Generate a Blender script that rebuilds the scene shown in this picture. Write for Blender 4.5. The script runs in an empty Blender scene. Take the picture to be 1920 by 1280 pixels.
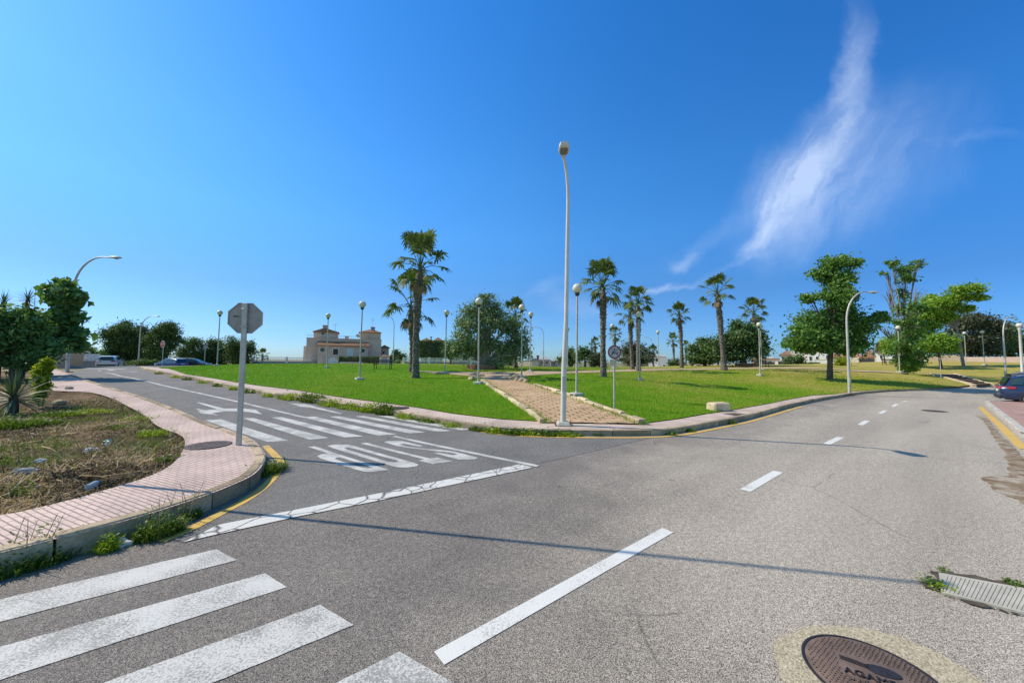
import bpy, math, random
import numpy as np
from mathutils import Vector, Matrix, Euler
from mathutils.geometry import delaunay_2d_cdt, tessellate_polygon
random.seed(7); rng = np.random.default_rng(7)
S = bpy.context.scene; COL = S.collection
R = math.radians
# ------------------------------------------------------------------ camera
F = 693.0; CW = 1920.0; CH = 1280.0
cam_d = bpy.data.cameras.new('camera'); cam = bpy.data.objects.new('camera', cam_d); COL.objects.link(cam)
cam_d.sensor_width = 36; cam_d.lens = 36*F/CW; cam_d.clip_end = 5000; cam_d.clip_start = 0.05
CAMH = 1.75
cam.location = (0, 0, CAMH)
CM = Matrix.Rotation(R(90+3.06), 3, 'X') @ Matrix.Rotation(R(0.5), 3, 'Z')
cam.rotation_euler = CM.to_euler()
S.camera = cam
CMn = np.array(CM)
def ray(px, py):
    return CMn @ np.array([(px-CW/2)/F, -(py-CH/2)/F, -1.0])
def PD(px, py, d):                      # world point seen at pixel, at depth d along the view axis
    return ray(px, py)*d + np.array([0, 0, CAMH])
# ------------------------------------------------------------------ terrain
K = .13
ctl = [(-8,2,0),(-8,-6,0),(0,-8,0),(12,-8,0),(-3,3,0),(0,2,0),(3,2,0),(5,5,0),(0,7,0),(3,9,0),(-4,7,0),(-5.5,5,0),(8,4,0),(9,8,0),(-15,0,0.05),(20,3,-.05),(-14,8,.08),(40,10,0),(-30,5,.4),(1,9.6,0),(-1.5,9.6,0)]
for px,py,d,o in [(560,735,15.2,0),(430,710,19.9,0),(285,695,29,0),(125,698,25,K),(230,689,34,0),(260,687,55,0),
    (674,711,21.5,K),(897,719,19.6,K),(1082,742,14.7,K),(1200,713,24.8,K),(835,700,26,K),(407,686,29.7,K),(613,690,30.3,K),
    (1425,703,31.5,K),(1686,698,35,K),(1555,711,29.5,K),(779,711,23.5,K),(1131,706,24.5,K),(1358,695,37,K),(1808,680,52,K),(1845,684,47,K),
    (1595,740,23,K),(1740,731,27,K),(1865,723,32,K),(1870,757,18,0),(1400,787,11.9,0),(1250,690,80,0),(700,683,81,0),(1480,689,80,0),(1700,678,62,0),(300,685,70,0),(900,684,75,0),(1010,690,65,0)]:
    p = PD(px,py,d); ctl.append((p[0],p[1],p[2]-o))
for a in range(0,360,20):
    ctl.append((170*math.sin(R(a)),170*math.cos(R(a)), .5))
ctl = np.array(ctl)
def _phi(r2): return np.where(r2>1e-9, .5*r2*np.log(np.maximum(r2,1e-9)), 0)
def _tps(c, lam):
    n=len(c); d2=((c[:,None,:2]-c[None,:,:2])**2).sum(-1)
    A=np.zeros((n+3,n+3)); A[:n,:n]=_phi(d2)+lam*np.eye(n); A[:n,n]=1; A[:n,n+1:]=c[:,:2]; A[n,:n]=1; A[n+1:,:n]=c[:,:2].T
    return np.linalg.solve(A, np.concatenate([c[:,2],np.zeros(3)]))
_w = _tps(ctl, 6.0)
def T(x, y):
    x=np.asarray(x,float); y=np.asarray(y,float); sh=x.shape; q=np.stack([x.ravel(),y.ravel()],1)
    out=np.empty(len(q))
    for i in range(0,len(q),20000):
        s=q[i:i+20000]; d2=((s[:,None,:]-ctl[None,:,:2])**2).sum(-1)
        out[i:i+20000]=_phi(d2)@_w[:-3]+_w[-3]+s@_w[-2:]
    r=np.hypot(q[:,0],q[:,1]); t=np.clip((r-100)/60,0,1); t=t*t*(3-2*t)
    out=out*(1-t)+.5*t
    return out.reshape(sh) if sh else float(out[0])
def G(px, py, off=0.0, tmax=400):        # where the ray through a pixel meets the terrain (+off)
    r=ray(px,py); r=r/np.hypot(r[0],r[1])
    ts=np.geomspace(0.8,tmax,600); P=r[None]*ts[:,None]; z=P[:,2]+CAMH-(T(P[:,0],P[:,1])+off)
    k=np.where(z<0)[0]
    if len(k)==0: t=tmax
    else:
        k=k[0]; a,b=z[k-1],z[k]; t=ts[k-1]+(ts[k]-ts[k-1])*a/(a-b)
    p=r*t
    return (float(p[0]),float(p[1]))
def GL(pts, off=0.0, tmax=400): return [G(a,b,off,tmax) for a,b in pts]
# ------------------------------------------------------------------ materials
def hexc(*c): return (*c,1)
class NT:
    def __init__(s, name, surf=True):
        s.m=bpy.data.materials.new(name); s.m.use_nodes=True; s.t=s.m.node_tree; s.b=s.t.nodes['Principled BSDF']
    def n(s, typ, **kw):
        nd=s.t.nodes.new(typ)
        for k,v in kw.items():
            if k.startswith('i_'):
                nd.inputs[k[2:].replace('_',' ')].default_value=v
            else: setattr(nd,k,v)
        return nd
    def l(s,a,b): s.t.links.new(a,b)
    def co(s,kind='Object'): return s.n('ShaderNodeTexCoord').outputs[kind]
    def noise(s,scale,detail=3,rough=.55,co=None,dist=0):
        nd=s.n('ShaderNodeTexNoise'); nd.inputs['Scale'].default_value=scale; nd.inputs['Detail'].default_value=detail
        nd.inputs['Roughness'].default_value=rough; nd.inputs['Distortion'].default_value=dist
        s.l(co if co is not None else s.co(), nd.inputs['Vector']); return nd.outputs['Fac']
    def vor(s,scale,co=None,feature='F1',out='Distance'):
        nd=s.n('ShaderNodeTexVoronoi'); nd.feature=feature; nd.inputs['Scale'].default_value=scale
        s.l(co if co is not None else s.co(), nd.inputs['Vector']); return nd.outputs[out]
    def ramp(s,fac,*stops):
        nd=s.n('ShaderNodeValToRGB'); e=nd.color_ramp.elements
        while len(e)<len(stops): e.new(.5)
        for i,(p,c) in enumerate(stops):
            e[i].position=p; e[i].color=c if len(c)==4 else (*c,1)
        s.l(fac,nd.inputs['Fac']); return nd.outputs['Color']
    def mix(s,fac,a,b,mode='MIX'):
        nd=s.n('ShaderNodeMix',data_type='RGBA',blend_type=mode)
        for v,k in ((fac,0),(a,6),(b,7)):
            if hasattr(v,'links') or hasattr(v,'is_linked'): s.l(v,nd.inputs[k])
            else: nd.inputs[k].default_value = v if k==0 else ((*v,1) if len(v)==3 else v)
        return nd.outputs[2]
    def math(s,op,a,b=0.0):
        nd=s.n('ShaderNodeMath',operation=op)
        for i,v in enumerate((a,b)):
            if hasattr(v,'is_linked'): s.l(v,nd.inputs[i])
            else: nd.inputs[i].default_value=v
        return nd.outputs[0]
    def scaled(s,co,vec):
        nd=s.n('ShaderNodeMapping'); nd.inputs['Scale'].default_value=vec; s.l(co,nd.inputs['Vector']); return nd.outputs[0]
    def attr(s,name,out='Fac'):
        nd=s.n('ShaderNodeAttribute'); nd.attribute_name=name; return nd.outputs[out]
    def color(s,c):
        if hasattr(c,'is_linked'): s.l(c,s.b.inputs['Base Color'])
        else: s.b.inputs['Base Color'].default_value=(*c,1)
    def bump(s,h,strength=.3,dist=.01):
        nd=s.n('ShaderNodeBump'); nd.inputs['Strength'].default_value=strength; nd.inputs['Distance'].default_value=dist
        s.l(h,nd.inputs['Height']); s.l(nd.outputs[0],s.b.inputs['Normal'])
    def set(s,rough=.8,metal=0,spec=.3):
        s.b.inputs['Roughness'].default_value=rough; s.b.inputs['Metallic'].default_value=metal; s.b.inputs['Specular IOR Level'].default_value=spec; return s.m
def plain(name,c,rough=.7,metal=0,spec=.3,var=.18,scale=3.0,bump=0.0,bscale=40):
    t=NT(name); f=t.noise(scale,4)
    a=tuple(x*(1-var) for x in c); b=tuple(min(1,x*(1+var)) for x in c)
    t.color(t.ramp(f,(.3,a),(.7,b)))
    if bump: t.bump(t.noise(bscale,3),bump,.01)
    return t.set(rough,metal,spec)
def leafmat(name,c1,c2,c3,trans=.35,rough=.5):
    t=NT(name); r=t.attr('rnd')
    n=t.noise(.55,2)
    f=t.math('ADD',t.math('MULTIPLY',r,.75),t.math('MULTIPLY',n,.3))
    col=t.ramp(f,(.1,c1),(.5,c2),(.95,c3)); t.color(col)
    t.set(max(rough,.5),0,.2)
    tr=t.n('ShaderNodeBsdfTranslucent'); t.l(t.mix(1.0,col,(1.1,1.15,.4),'MULTIPLY'),tr.inputs['Color'])
    mx=t.n('ShaderNodeMixShader'); mx.inputs[0].default_value=trans
    t.l(t.b.outputs[0],mx.inputs[1]); t.l(tr.outputs[0],mx.inputs[2])
    t.l(mx.outputs[0],t.t.nodes['Material Output'].inputs['Surface'])
    return t.m
# ------------------------------------------------------------------ mesh helpers
class MB:
    def __init__(s): s.v=[]; s.f=[]; s.n=0; s.rnd=[]
    def add(s,v,f,r=None):
        v=np.asarray(v,float).reshape(-1,3); s.v.append(v)
        for q in f: s.f.append(tuple(int(i)+s.n for i in q))
        s.n+=len(v); s.rnd += [random.random() if r is None else r]*len(f)
        return s
    def box(s,c,size,rot=None,taper=1.0,bev=0.0):
        x,y,z=[k/2 for k in size]
        if bev>0:
            b=min(bev,x*.9,y*.9,z*.9); ring=lambda X,Y,Z,bb:[(-X+bb,-Y,Z),(X-bb,-Y,Z),(X,-Y+bb,Z),(X,Y-bb,Z),(X-bb,Y,Z),(-X+bb,Y,Z),(-X,Y-bb,Z),(-X,-Y+bb,Z)]
            v=ring(x-b,y-b,-z,b*.4)+ring(x,y,-z+b,b)+ring(x*taper,y*taper,z-b,b)+ring(x*taper-b,y*taper-b,z,b*.4)
            f=[tuple(range(7,-1,-1)),tuple(range(24,32))]
            for k in range(3):
                for i in range(8): f.append((k*8+i,k*8+(i+1)%8,k*8+8+(i+1)%8,k*8+8+i))
        else:
            t=taper; v=[(-x,-y,-z),(x,-y,-z),(x,y,-z),(-x,y,-z),(-x*t,-y*t,z),(x*t,-y*t,z),(x*t,y*t,z),(-x*t,y*t,z)]
            f=[(3,2,1,0),(4,5,6,7),(0,1,5,4),(1,2,6,5),(2,3,7,6),(3,0,4,7)]
        v=np.array(v)
        if rot is not None: v=v@np.array(Euler(rot).to_matrix()).T
        return s.add(v+np.array(c),f)
    def tube(s,pts,rad,n=8,cap=True,wob=0.0):
        pts=[Vector(p) for p in pts]; m=len(pts)
        if not hasattr(rad,'__len__'): rad=[rad]*m
        v=[]; up=Vector((.013,.021,1))
        for i,p in enumerate(pts):
            d=(pts[min(i+1,m-1)]-pts[max(i-1,0)]); d=d.normalized() if d.length>1e-9 else Vector((0,0,1))
            if i==0:
                a=d.orthogonal().normalized()
            else:
                a=(a-d*a.dot(d)); a=a.normalized() if a.length>1e-6 else d.orthogonal().normalized()
            b=d.cross(a)
            for k in range(n):
                t=2*math.pi*k/n; rr=rad[i]*(1+wob*(random.random()-.5))
                v.append(p+a*(rr*math.cos(t))+b*(rr*math.sin(t)))
        f=[(i*n+k,i*n+(k+1)%n,(i+1)*n+(k+1)%n,(i+1)*n+k) for i in range(m-1) for k in range(n)]
        if cap: f+= [tuple(range(n-1,-1,-1)),tuple(range((m-1)*n,m*n))]
        return s.add([tuple(q) for q in v],f)
    def lathe(s,prof,n=12,c=(0,0,0)):
        v=[]; m=len(prof)
        for r,z in prof:
            for k in range(n):
                t=2*math.pi*k/n; v.append((c[0]+r*math.cos(t),c[1]+r*math.sin(t),c[2]+z))
        f=[(i*n+k,i*n+(k+1)%n,(i+1)*n+(k+1)%n,(i+1)*n+k) for i in range(m-1) for k in range(n)]
        f+=[tuple(range(n-1,-1,-1)),tuple(range((m-1)*n,m*n))]
        return s.add(v,f)
    def sphere(s,c,r,n=16,m=10,squash=1):
        prof=[(max(1e-4,r*math.sin(math.pi*i/m)),-r*squash*math.cos(math.pi*i/m)) for i in range(m+1)]
        return s.lathe(prof,n,c)
    def prism(s,poly,z0,z1,xf=None):
        n=len(poly); v=[(x,y,z0) for x,y in poly]+[(x,y,z1) for x,y in poly]
        tri=tessellate_polygon([[Vector((x,y,0)) for x,y in poly]])
        a=sum(poly[i][0]*poly[(i+1)%n][1]-poly[(i+1)%n][0]*poly[i][1] for i in range(n))
        f=[]
        for t in tri:
            A,B,C=[poly[k] for k in t]; cr=(B[0]-A[0])*(C[1]-A[1])-(B[1]-A[1])*(C[0]-A[0])
            t=tuple(t) if cr>0 else tuple(t[::-1])
            f.append(tuple(k+n for k in t)); f.append(tuple(t[::-1]))
        for i in range(n):
            j=(i+1)%n; q=(i,j,j+n,i+n); f.append(q if a>0 else q[::-1])
        if xf is not None: v=[tuple(xf@Vector(p)) for p in v]
        return s.add(v,f)
    def build(s,name,mat,parent=None,smooth=False,loc=None):
        me=bpy.data.meshes.new(name)
        V=np.concatenate(s.v) if s.v else np.zeros((0,3))
        me.from_pydata(V.tolist(),[],s.f)
        if mat: me.materials.append(mat)
        if smooth is True: me.polygons.foreach_set('use_smooth',[True]*len(me.polygons))
        elif smooth:
            me.polygons.foreach_set('use_smooth',[True]*len(me.polygons)); me.set_sharp_from_angle(angle=R(smooth))
        a=me.attributes.new('rnd','FLOAT','FACE'); a.data.foreach_set('value',s.rnd)
        me.update(); return link(name,me,parent,loc)
def link(name,me,parent=None,loc=None):
    o=bpy.data.objects.new(name,me); COL.objects.link(o)
    if parent is not None: o.parent=parent
    if loc is not None: o.location=loc
    return o
def quads(name,V,mat,parent=None,rnd=None,loc=None):   # V: (n,4,3) numpy -> one mesh of loose quads (leaves, blades)
    n=len(V); me=bpy.data.meshes.new(name); me.vertices.add(n*4); me.vertices.foreach_set('co',V.reshape(-1))
    me.loops.add(n*4); me.loops.foreach_set('vertex_index',np.arange(n*4,dtype=np.int32))
    me.polygons.add(n); me.polygons.foreach_set('loop_start',np.arange(0,n*4,4,dtype=np.int32))
    me.update(calc_edges=True); me.materials.append(mat)
    a=me.attributes.new('rnd','FLOAT','FACE'); a.data.foreach_set('value',(rng.random(n) if rnd is None else rnd).astype(np.float32))
    return link(name,me,parent,loc)
def tag(o,label=None,cat=None,group=None,kind=None):
    for k,v in (('label',label),('category',cat),('group',group),('kind',kind)):
        if v: o[k]=v
    return o
def thing(name,label,cat,loc,rz=0,group=None):
    o=bpy.data.objects.new(name,None); o.empty_display_size=.3; COL.objects.link(o); o.location=loc; o.rotation_euler=(0,0,rz)
    return tag(o,label,cat,group)
CH_={}
def copy_tree(o,parent=None):
    c=o.copy(); COL.objects.link(c)
    if parent is not None: c.parent=parent
    for ch in list(o.children): copy_tree(ch,c)
    return c
def inside(poly,x,y):
    p=np.array(poly); n=len(p); r=np.zeros(np.shape(x),bool); j=n-1
    for i in range(n):
        xi,yi=p[i]; xj,yj=p[j]
        c=((yi>y)!=(yj>y))&(x<(xj-xi)*(y-yi)/((yj-yi) if yj!=yi else 1e-12)+xi); r^=c; j=i
    return r
def subdiv(poly,step,closed=True):
    out=[]; n=len(poly)
    for i in range(n if closed else n-1):
        a=poly[i]; b=poly[(i+1)%n]; L=math.hypot(b[0]-a[0],b[1]-a[1])
        st=max(step, .02*math.hypot((a[0]+b[0])/2,(a[1]+b[1])/2)); k=max(1,int(math.ceil(L/st)))
        for q in range(k): out.append((a[0]+(b[0]-a[0])*q/k,a[1]+(b[1]-a[1])*q/k))
    if not closed: out.append(poly[-1])
    return out
def smooth_line(pts,it=2):                # Chaikin, keeps the ends
    for _ in range(it):
        o=[pts[0]]
        for a,b in zip(pts[:-1],pts[1:]):
            o.append((a[0]*.75+b[0]*.25,a[1]*.75+b[1]*.25)); o.append((a[0]*.25+b[0]*.75,a[1]*.25+b[1]*.75))
        o.append(pts[-1]); pts=o
    return pts
def ofs(pts,d):                           # offset an open polyline to its left by d
    p=np.array(pts,float); t=np.gradient(p,axis=0); t/=np.maximum(np.linalg.norm(t,axis=1,keepdims=True),1e-9)
    return [tuple(q) for q in p+d*np.stack([-t[:,1],t[:,0]],1)]
def sheet(name,poly,off,mat,step=1.0,parent=None,rough=0.0,kind='structure',zf=None):
    P=subdiv(poly,step); pa=np.array(P); x0,y0=pa.min(0); x1,y1=pa.max(0)
    g=[]; y=y0
    xs=np.arange(x0,x1,step); ys=np.arange(y0,y1,step)
    if len(xs)*len(ys)>0:
        X,Y=np.meshgrid(xs,ys); X=X+rng.uniform(-.2,.2,X.shape)*step; Y=Y+rng.uniform(-.2,.2,Y.shape)*step
        X=X.ravel(); Y=Y.ravel(); r=np.hypot(X,Y); keep=(rng.random(len(X))<np.clip((14*step/np.maximum(r,1))**2*2,0.02,1)) if step<2 else np.ones(len(X),bool)
        keep&=inside(P,X,Y); g=list(zip(X[keep],Y[keep]))
    n=len(P); V=[Vector(p) for p in P]+[Vector(p) for p in g]
    vo,ed,fa,*_=delaunay_2d_cdt(V,[(i,(i+1)%n) for i in range(n)],[list(range(n))] ,1,1e-5)
    vv=np.array([(v.x,v.y) for v in vo]); z=T(vv[:,0],vv[:,1])+off
    if zf is not None: z=z+zf(vv[:,0],vv[:,1])
    mb=MB()
    ff=[]
    for f in fa:
        a,b,c=[vv[k] for k in f[:3]]
        ff.append(tuple(f) if (b[0]-a[0])*(c[1]-a[1])-(b[1]-a[1])*(c[0]-a[0])>0 else tuple(f[::-1]))
    mb.add(np.column_stack([vv,z]),ff)
    o=mb.build(name,mat,parent,smooth=True)
    if kind and parent is None: tag(o,kind=kind)
    return o
def on(px,py,off=0): 
    x,y=G(px,py,off); return (x,y,T(x,y)+off)
# ------------------------------------------------------------------ ground materials
def m_asphalt(name,dark,light,lane=None):
    t=NT(name); c=t.co()
    big=t.noise(.8,5,.65,c,.4); fine=t.noise(115,2,.8,c); sp=t.vor(190,c)
    base=t.ramp(big,(.34,dark),(.66,light))
    if lane:                                   # right lane worn paler; grazing-light brightening also painted in along the road
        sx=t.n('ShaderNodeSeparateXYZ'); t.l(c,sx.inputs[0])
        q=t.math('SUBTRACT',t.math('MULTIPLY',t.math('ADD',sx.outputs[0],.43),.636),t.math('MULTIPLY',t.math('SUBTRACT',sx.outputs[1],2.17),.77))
        al=t.math('ADD',t.math('MULTIPLY',sx.outputs[0],.77),t.math('MULTIPLY',sx.outputs[1],.636))      # tone rises along the road, standing in for grazing-light brightening with distance
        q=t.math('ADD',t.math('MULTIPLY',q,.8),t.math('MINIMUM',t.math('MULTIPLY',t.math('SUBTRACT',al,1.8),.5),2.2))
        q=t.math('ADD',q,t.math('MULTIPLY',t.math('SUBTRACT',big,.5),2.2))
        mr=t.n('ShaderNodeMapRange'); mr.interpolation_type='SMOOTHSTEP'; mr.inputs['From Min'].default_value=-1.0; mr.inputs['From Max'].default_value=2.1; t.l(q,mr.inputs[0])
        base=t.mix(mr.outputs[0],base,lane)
    ag=t.math('ADD',t.math('MULTIPLY',fine,1.0),t.math('MULTIPLY',sp,-.55))
    base=t.mix(1.0,base,t.ramp(ag,(.03,(.30,.29,.28)),(.22,(.98,.98,.98)),(.43,(2.1,2.05,2.0))),'MULTIPLY')
    base=t.mix(.8,base,t.ramp(t.noise(26,3,.75,c),(.3,(.66,.66,.66)),(.5,(1,1,1)),(.7,(1.36,1.35,1.33))),'MULTIPLY')
    if lane:                                   # darker tyre-polished bands along the road, and a few oily drips
        mp=t.n('ShaderNodeMapping'); mp.vector_type='TEXTURE'; mp.inputs['Rotation'].default_value=(0,0,R(39.5)); mp.inputs['Scale'].default_value=(9,1,1); t.l(c,mp.inputs[0])
        tb=t.noise(.75,4,.55,mp.outputs[0]); base=t.mix(.75,base,t.ramp(tb,(.36,(.80,.80,.81)),(.6,(1.06,1.06,1.05))),'MULTIPLY')
        dr=t.vor(1.1,c); base=t.mix(t.math('MULTIPLY',t.ramp(t.math('ADD',dr,t.math('MULTIPLY',fine,.05)),(.065,(1,1,1)),(.10,(0,0,0))),.45),base,(.06,.056,.05))
    nn=t.n('ShaderNodeTexNoise'); nn.inputs['Scale'].default_value=1.3; nn.inputs['Detail'].default_value=3; t.l(c,nn.inputs[0])
    wc=t.n('ShaderNodeMixRGB'); wc.inputs[0].default_value=.18; t.l(c,wc.inputs[1]); t.l(nn.outputs['Color'],wc.inputs[2])
    cr=t.vor(.30,wc.outputs[0],'DISTANCE_TO_EDGE')
    ck=t.math('MULTIPLY',t.ramp(cr,(0,(1,1,1)),(.0035,(0,0,0))),t.ramp(nn.outputs['Fac'],(.5,(0,0,0)),(.56,(1,1,1))))
    base=t.mix(t.math('MULTIPLY',ck,.5),base,(.05,.047,.042))
    t.color(base); t.bump(ag,.5,.006)
    return t.set(.85,0,.2)
M={}
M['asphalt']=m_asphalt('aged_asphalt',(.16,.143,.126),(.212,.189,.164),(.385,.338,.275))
M['asphalt2']=m_asphalt('dark_asphalt',(.15,.142,.131),(.195,.184,.168))
def m_paint(name,col,worn,amt):
    t=NT(name); c=t.co(); f=t.noise(75,3,.75,c); g=t.noise(2.2,4,.6,c)
    w=t.ramp(t.math('ADD',t.math('MULTIPLY',f,.62),t.math('MULTIPLY',g,.42)),(amt,(1,1,1)),(amt+.09,(0,0,0)))
    cr=t.vor(2.4,c,'DISTANCE_TO_EDGE'); ck=t.ramp(cr,(0,(1,1,1)),(.012,(0,0,0)))
    ck=t.math('MULTIPLY',ck,t.ramp(t.noise(.6,2,.5,c),(.6,(0,0,0)),(.68,(1,1,1))))
    cc=t.mix(w,col,worn); cc=t.mix(t.math('MULTIPLY',ck,.8),cc,(.07,.068,.065)); cc=t.mix(t.math('MULTIPLY',t.noise(5,4,.6,c),.35),cc,tuple(x*.72 for x in col))
    t.color(cc); t.bump(f,.4,.004); return t.set(.7,0,.3)
M['white']=m_paint('road_paint_white',(.60,.58,.53),(.24,.225,.2),.455)
M['white_dash']=m_paint('road_paint_white_fresh',(.70,.68,.63),(.3,.28,.25),.385)
M['yellow']=m_paint('road_paint_yellow',(.66,.42,.09),(.27,.23,.15),.40)
def m_stopline():
    t=NT('road_paint_cracked'); c=t.co(); f=t.noise(75,3,.75,c)
    w=t.ramp(f,(.33,(1,1,1)),(.42,(0,0,0)))
    nn=t.n('ShaderNodeTexNoise'); nn.inputs['Scale'].default_value=3.5; nn.inputs['Detail'].default_value=4; t.l(c,nn.inputs[0])
    wc=t.n('ShaderNodeMixRGB'); wc.inputs[0].default_value=.12; t.l(c,wc.inputs[1]); t.l(nn.outputs['Color'],wc.inputs[2])
    e=t.vor(3.2,wc.outputs[0],'DISTANCE_TO_EDGE'); e2=t.vor(7.5,wc.outputs[0],'DISTANCE_TO_EDGE')
    ck=t.math('MAXIMUM',t.ramp(e,(0,(1,1,1)),(.045,(0,0,0))),t.math('MULTIPLY',t.ramp(e2,(0,(1,1,1)),(.05,(0,0,0))),t.ramp(t.noise(1.1,2,.5,c),(.48,(0,0,0)),(.58,(1,1,1)))))
    t.color(t.mix(ck,t.mix(w,(.63,.61,.56),(.3,.28,.25)),(.05,.048,.045))); t.bump(t.math('SUBTRACT',f,ck),.5,.006); return t.set(.72,0,.3)
M['stopline']=m_stopline()
def m_pave(name,rot,c1,c2,mortar,sc=1.0,weed=True):
    t=NT(name); c=t.co(); mp=t.n('ShaderNodeMapping'); mp.inputs['Rotation'].default_value=(0,0,R(rot)); mp.inputs['Scale'].default_value=(sc,sc,sc); t.l(c,mp.inputs[0])
    wn=t.n('ShaderNodeTexNoise'); wn.inputs['Scale'].default_value=.7; t.l(c,wn.inputs[0]); wx=t.n('ShaderNodeMixRGB'); wx.inputs[0].default_value=.05; t.l(mp.outputs[0],wx.inputs[1]); t.l(wn.outputs['Color'],wx.inputs[2])
    def brick(bw,rh,off,ms):
        b=t.n('ShaderNodeTexBrick'); b.offset=off; b.inputs['Brick Width'].default_value=bw; b.inputs['Row Height'].default_value=rh; b.inputs['Mortar Size'].default_value=ms; b.inputs['Mortar Smooth'].default_value=.2; b.inputs['Scale'].default_value=1
        b.inputs['Color1'].default_value=(*c1,1); b.inputs['Color2'].default_value=(*c2,1); b.inputs['Mortar'].default_value=(*mortar,1); t.l(wx.outputs[0],b.inputs['Vector']); return b
    tile=brick(.2,.2,0,.004); groove=brick(.2,.05,.5,.0065)
    f=t.noise(55,3,.7,c); g=t.noise(.9,4,.6,c)
    base=t.mix(.78,tile.outputs['Color'],groove.outputs['Color'])
    gm=t.math('MULTIPLY',groove.outputs['Fac'],t.ramp(t.noise(2.6,4,.65,c),(.38,(.06,.06,.06)),(.58,(1,1,1))))
    base=t.mix(t.math('MULTIPLY',gm,.85),base,mortar)
    base=t.mix(.55,base,t.ramp(f,(.3,(.72,.72,.72)),(.7,(1.25,1.25,1.25))),'MULTIPLY')
    base=t.mix(.8,base,t.ramp(g,(.3,(.70,.68,.66)),(.65,(1.14,1.12,1.08))),'MULTIPLY')
    d=t.ramp(t.noise(3.1,5,.7,c),(.62,(0,0,0)),(.75,(1,1,1))); base=t.mix(t.math('MULTIPLY',d,.35),base,(.2,.15,.1))
    t.color(base); t.bump(t.math('SUBTRACT',t.math('MULTIPLY',f,.25),gm),.7,.006); return t.set(.88,0,.2)
M['pave']=m_pave('pink_paving',24,(.64,.50,.44),(.58,.45,.39),(.26,.19,.16))
M['pave2']=m_pave('pale_pink_paving',-8,(.66,.53,.45),(.58,.46,.39),(.30,.24,.19))
M['pave3']=m_pave('terracotta_paving',30,(.50,.33,.275),(.43,.28,.235),(.2,.12,.1))
def m_path():
    t=NT('worn_brick_path'); c=t.co(); mp=t.n('ShaderNodeMapping'); mp.inputs['Rotation'].default_value=(0,0,R(-14)); t.l(c,mp.inputs[0])
    b=t.n('ShaderNodeTexBrick'); b.inputs['Brick Width'].default_value=.42; b.inputs['Row Height'].default_value=.21; b.inputs['Mortar Size'].default_value=.028; b.inputs['Scale'].default_value=1
    b.inputs['Color1'].default_value=(.60,.39,.22,1); b.inputs['Color2'].default_value=(.52,.33,.21,1); b.inputs['Mortar'].default_value=(.13,.12,.05,1); t.l(mp.outputs[0],b.inputs['Vector'])
    s=t.ramp(t.noise(.9,5,.65,c),(.47,(0,0,0)),(.62,(1,1,1))); base=t.mix(t.math('MULTIPLY',s,.75),b.outputs['Color'],(.58,.40,.24))
    gr=t.ramp(t.noise(2.4,5,.7,c),(.56,(0,0,0)),(.68,(1,1,1))); base=t.mix(t.math('MULTIPLY',gr,.6),base,(.16,.15,.05))
    base=t.mix(.6,base,t.ramp(t.noise(30,4,.7,c),(.3,(.7,.7,.7)),(.7,(1.25,1.25,1.25))),'MULTIPLY')
    t.color(base); t.bump(t.noise(14,5,.7,c),.7,.02); return t.set(.95,0,.15)
M['path']=m_path()
M['sand']=plain('sandy_ground',(.42,.31,.205),.95,0,.1,.25,.9,.5,18)
def m_kerb(name,c):
    t=NT(name); co=t.co(); n=t.noise(2.4,5,.7,co); f=t.noise(30,4,.75,co)
    base=t.mix(1.0,t.ramp(n,(.3,tuple(x*.62 for x in c)),(.7,tuple(min(1,x*1.25) for x in c))),t.ramp(t.attr('rnd'),(0,(.62,.62,.60)),(1,(1.18,1.17,1.15))),'MULTIPLY')
    base=t.mix(.7,base,t.ramp(f,(.3,(.6,.6,.6)),(.5,(1,1,1)),(.7,(1.3,1.3,1.3))),'MULTIPLY'); t.color(base); t.bump(f,.8,.012); return t.set(.92,0,.15)
M['kerb']=m_kerb('kerb_stone',(.47,.37,.25))
M['kerb_pale']=m_kerb('edging_stone',(.62,.50,.33))
M['concrete']=plain('pale_concrete',(.46,.43,.37),.9,0,.2,.2,4,.4,40)
def m_lawn():
    t=NT('lawn_grass'); c=t.co(); a=t.noise(.16,4,.6,c); b=t.noise(1.6,5,.7,c); f=t.noise(22,4,.75,t.scaled(c,(1,1.8,1)))
    sx=t.n('ShaderNodeSeparateXYZ'); t.l(c,sx.inputs[0])
    dry=t.math('ADD',t.math('MULTIPLY',sx.outputs[1],.0095),t.math('MULTIPLY',sx.outputs[0],.0125))   # the far, less watered side of the park is yellower
    k=t.math('ADD',dry,t.math('MULTIPLY',t.math('SUBTRACT',a,.5),1.5)); k=t.math('ADD',k,t.math('MULTIPLY',t.math('SUBTRACT',b,.5),1.7)); k=t.math('ADD',k,t.math('MULTIPLY',t.ramp(t.noise(.55,5,.7,c,.8),(.58,(0,0,0)),(.74,(1,1,1))),.32))
    base=t.ramp(k,(.08,(.10,.25,.002)),(.32,(.165,.285,.006)),(.6,(.26,.28,.03)),(.95,(.40,.33,.09)))
    base=t.mix(.8,base,t.ramp(f,(.30,(.36,.42,.3)),(.5,(1,1,1)),(.70,(1.7,1.6,1.4))),'MULTIPLY')
    t.color(base); t.bump(f,.9,.05); return t.set(.95,0,.1)
M['lawn']=m_lawn()
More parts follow.
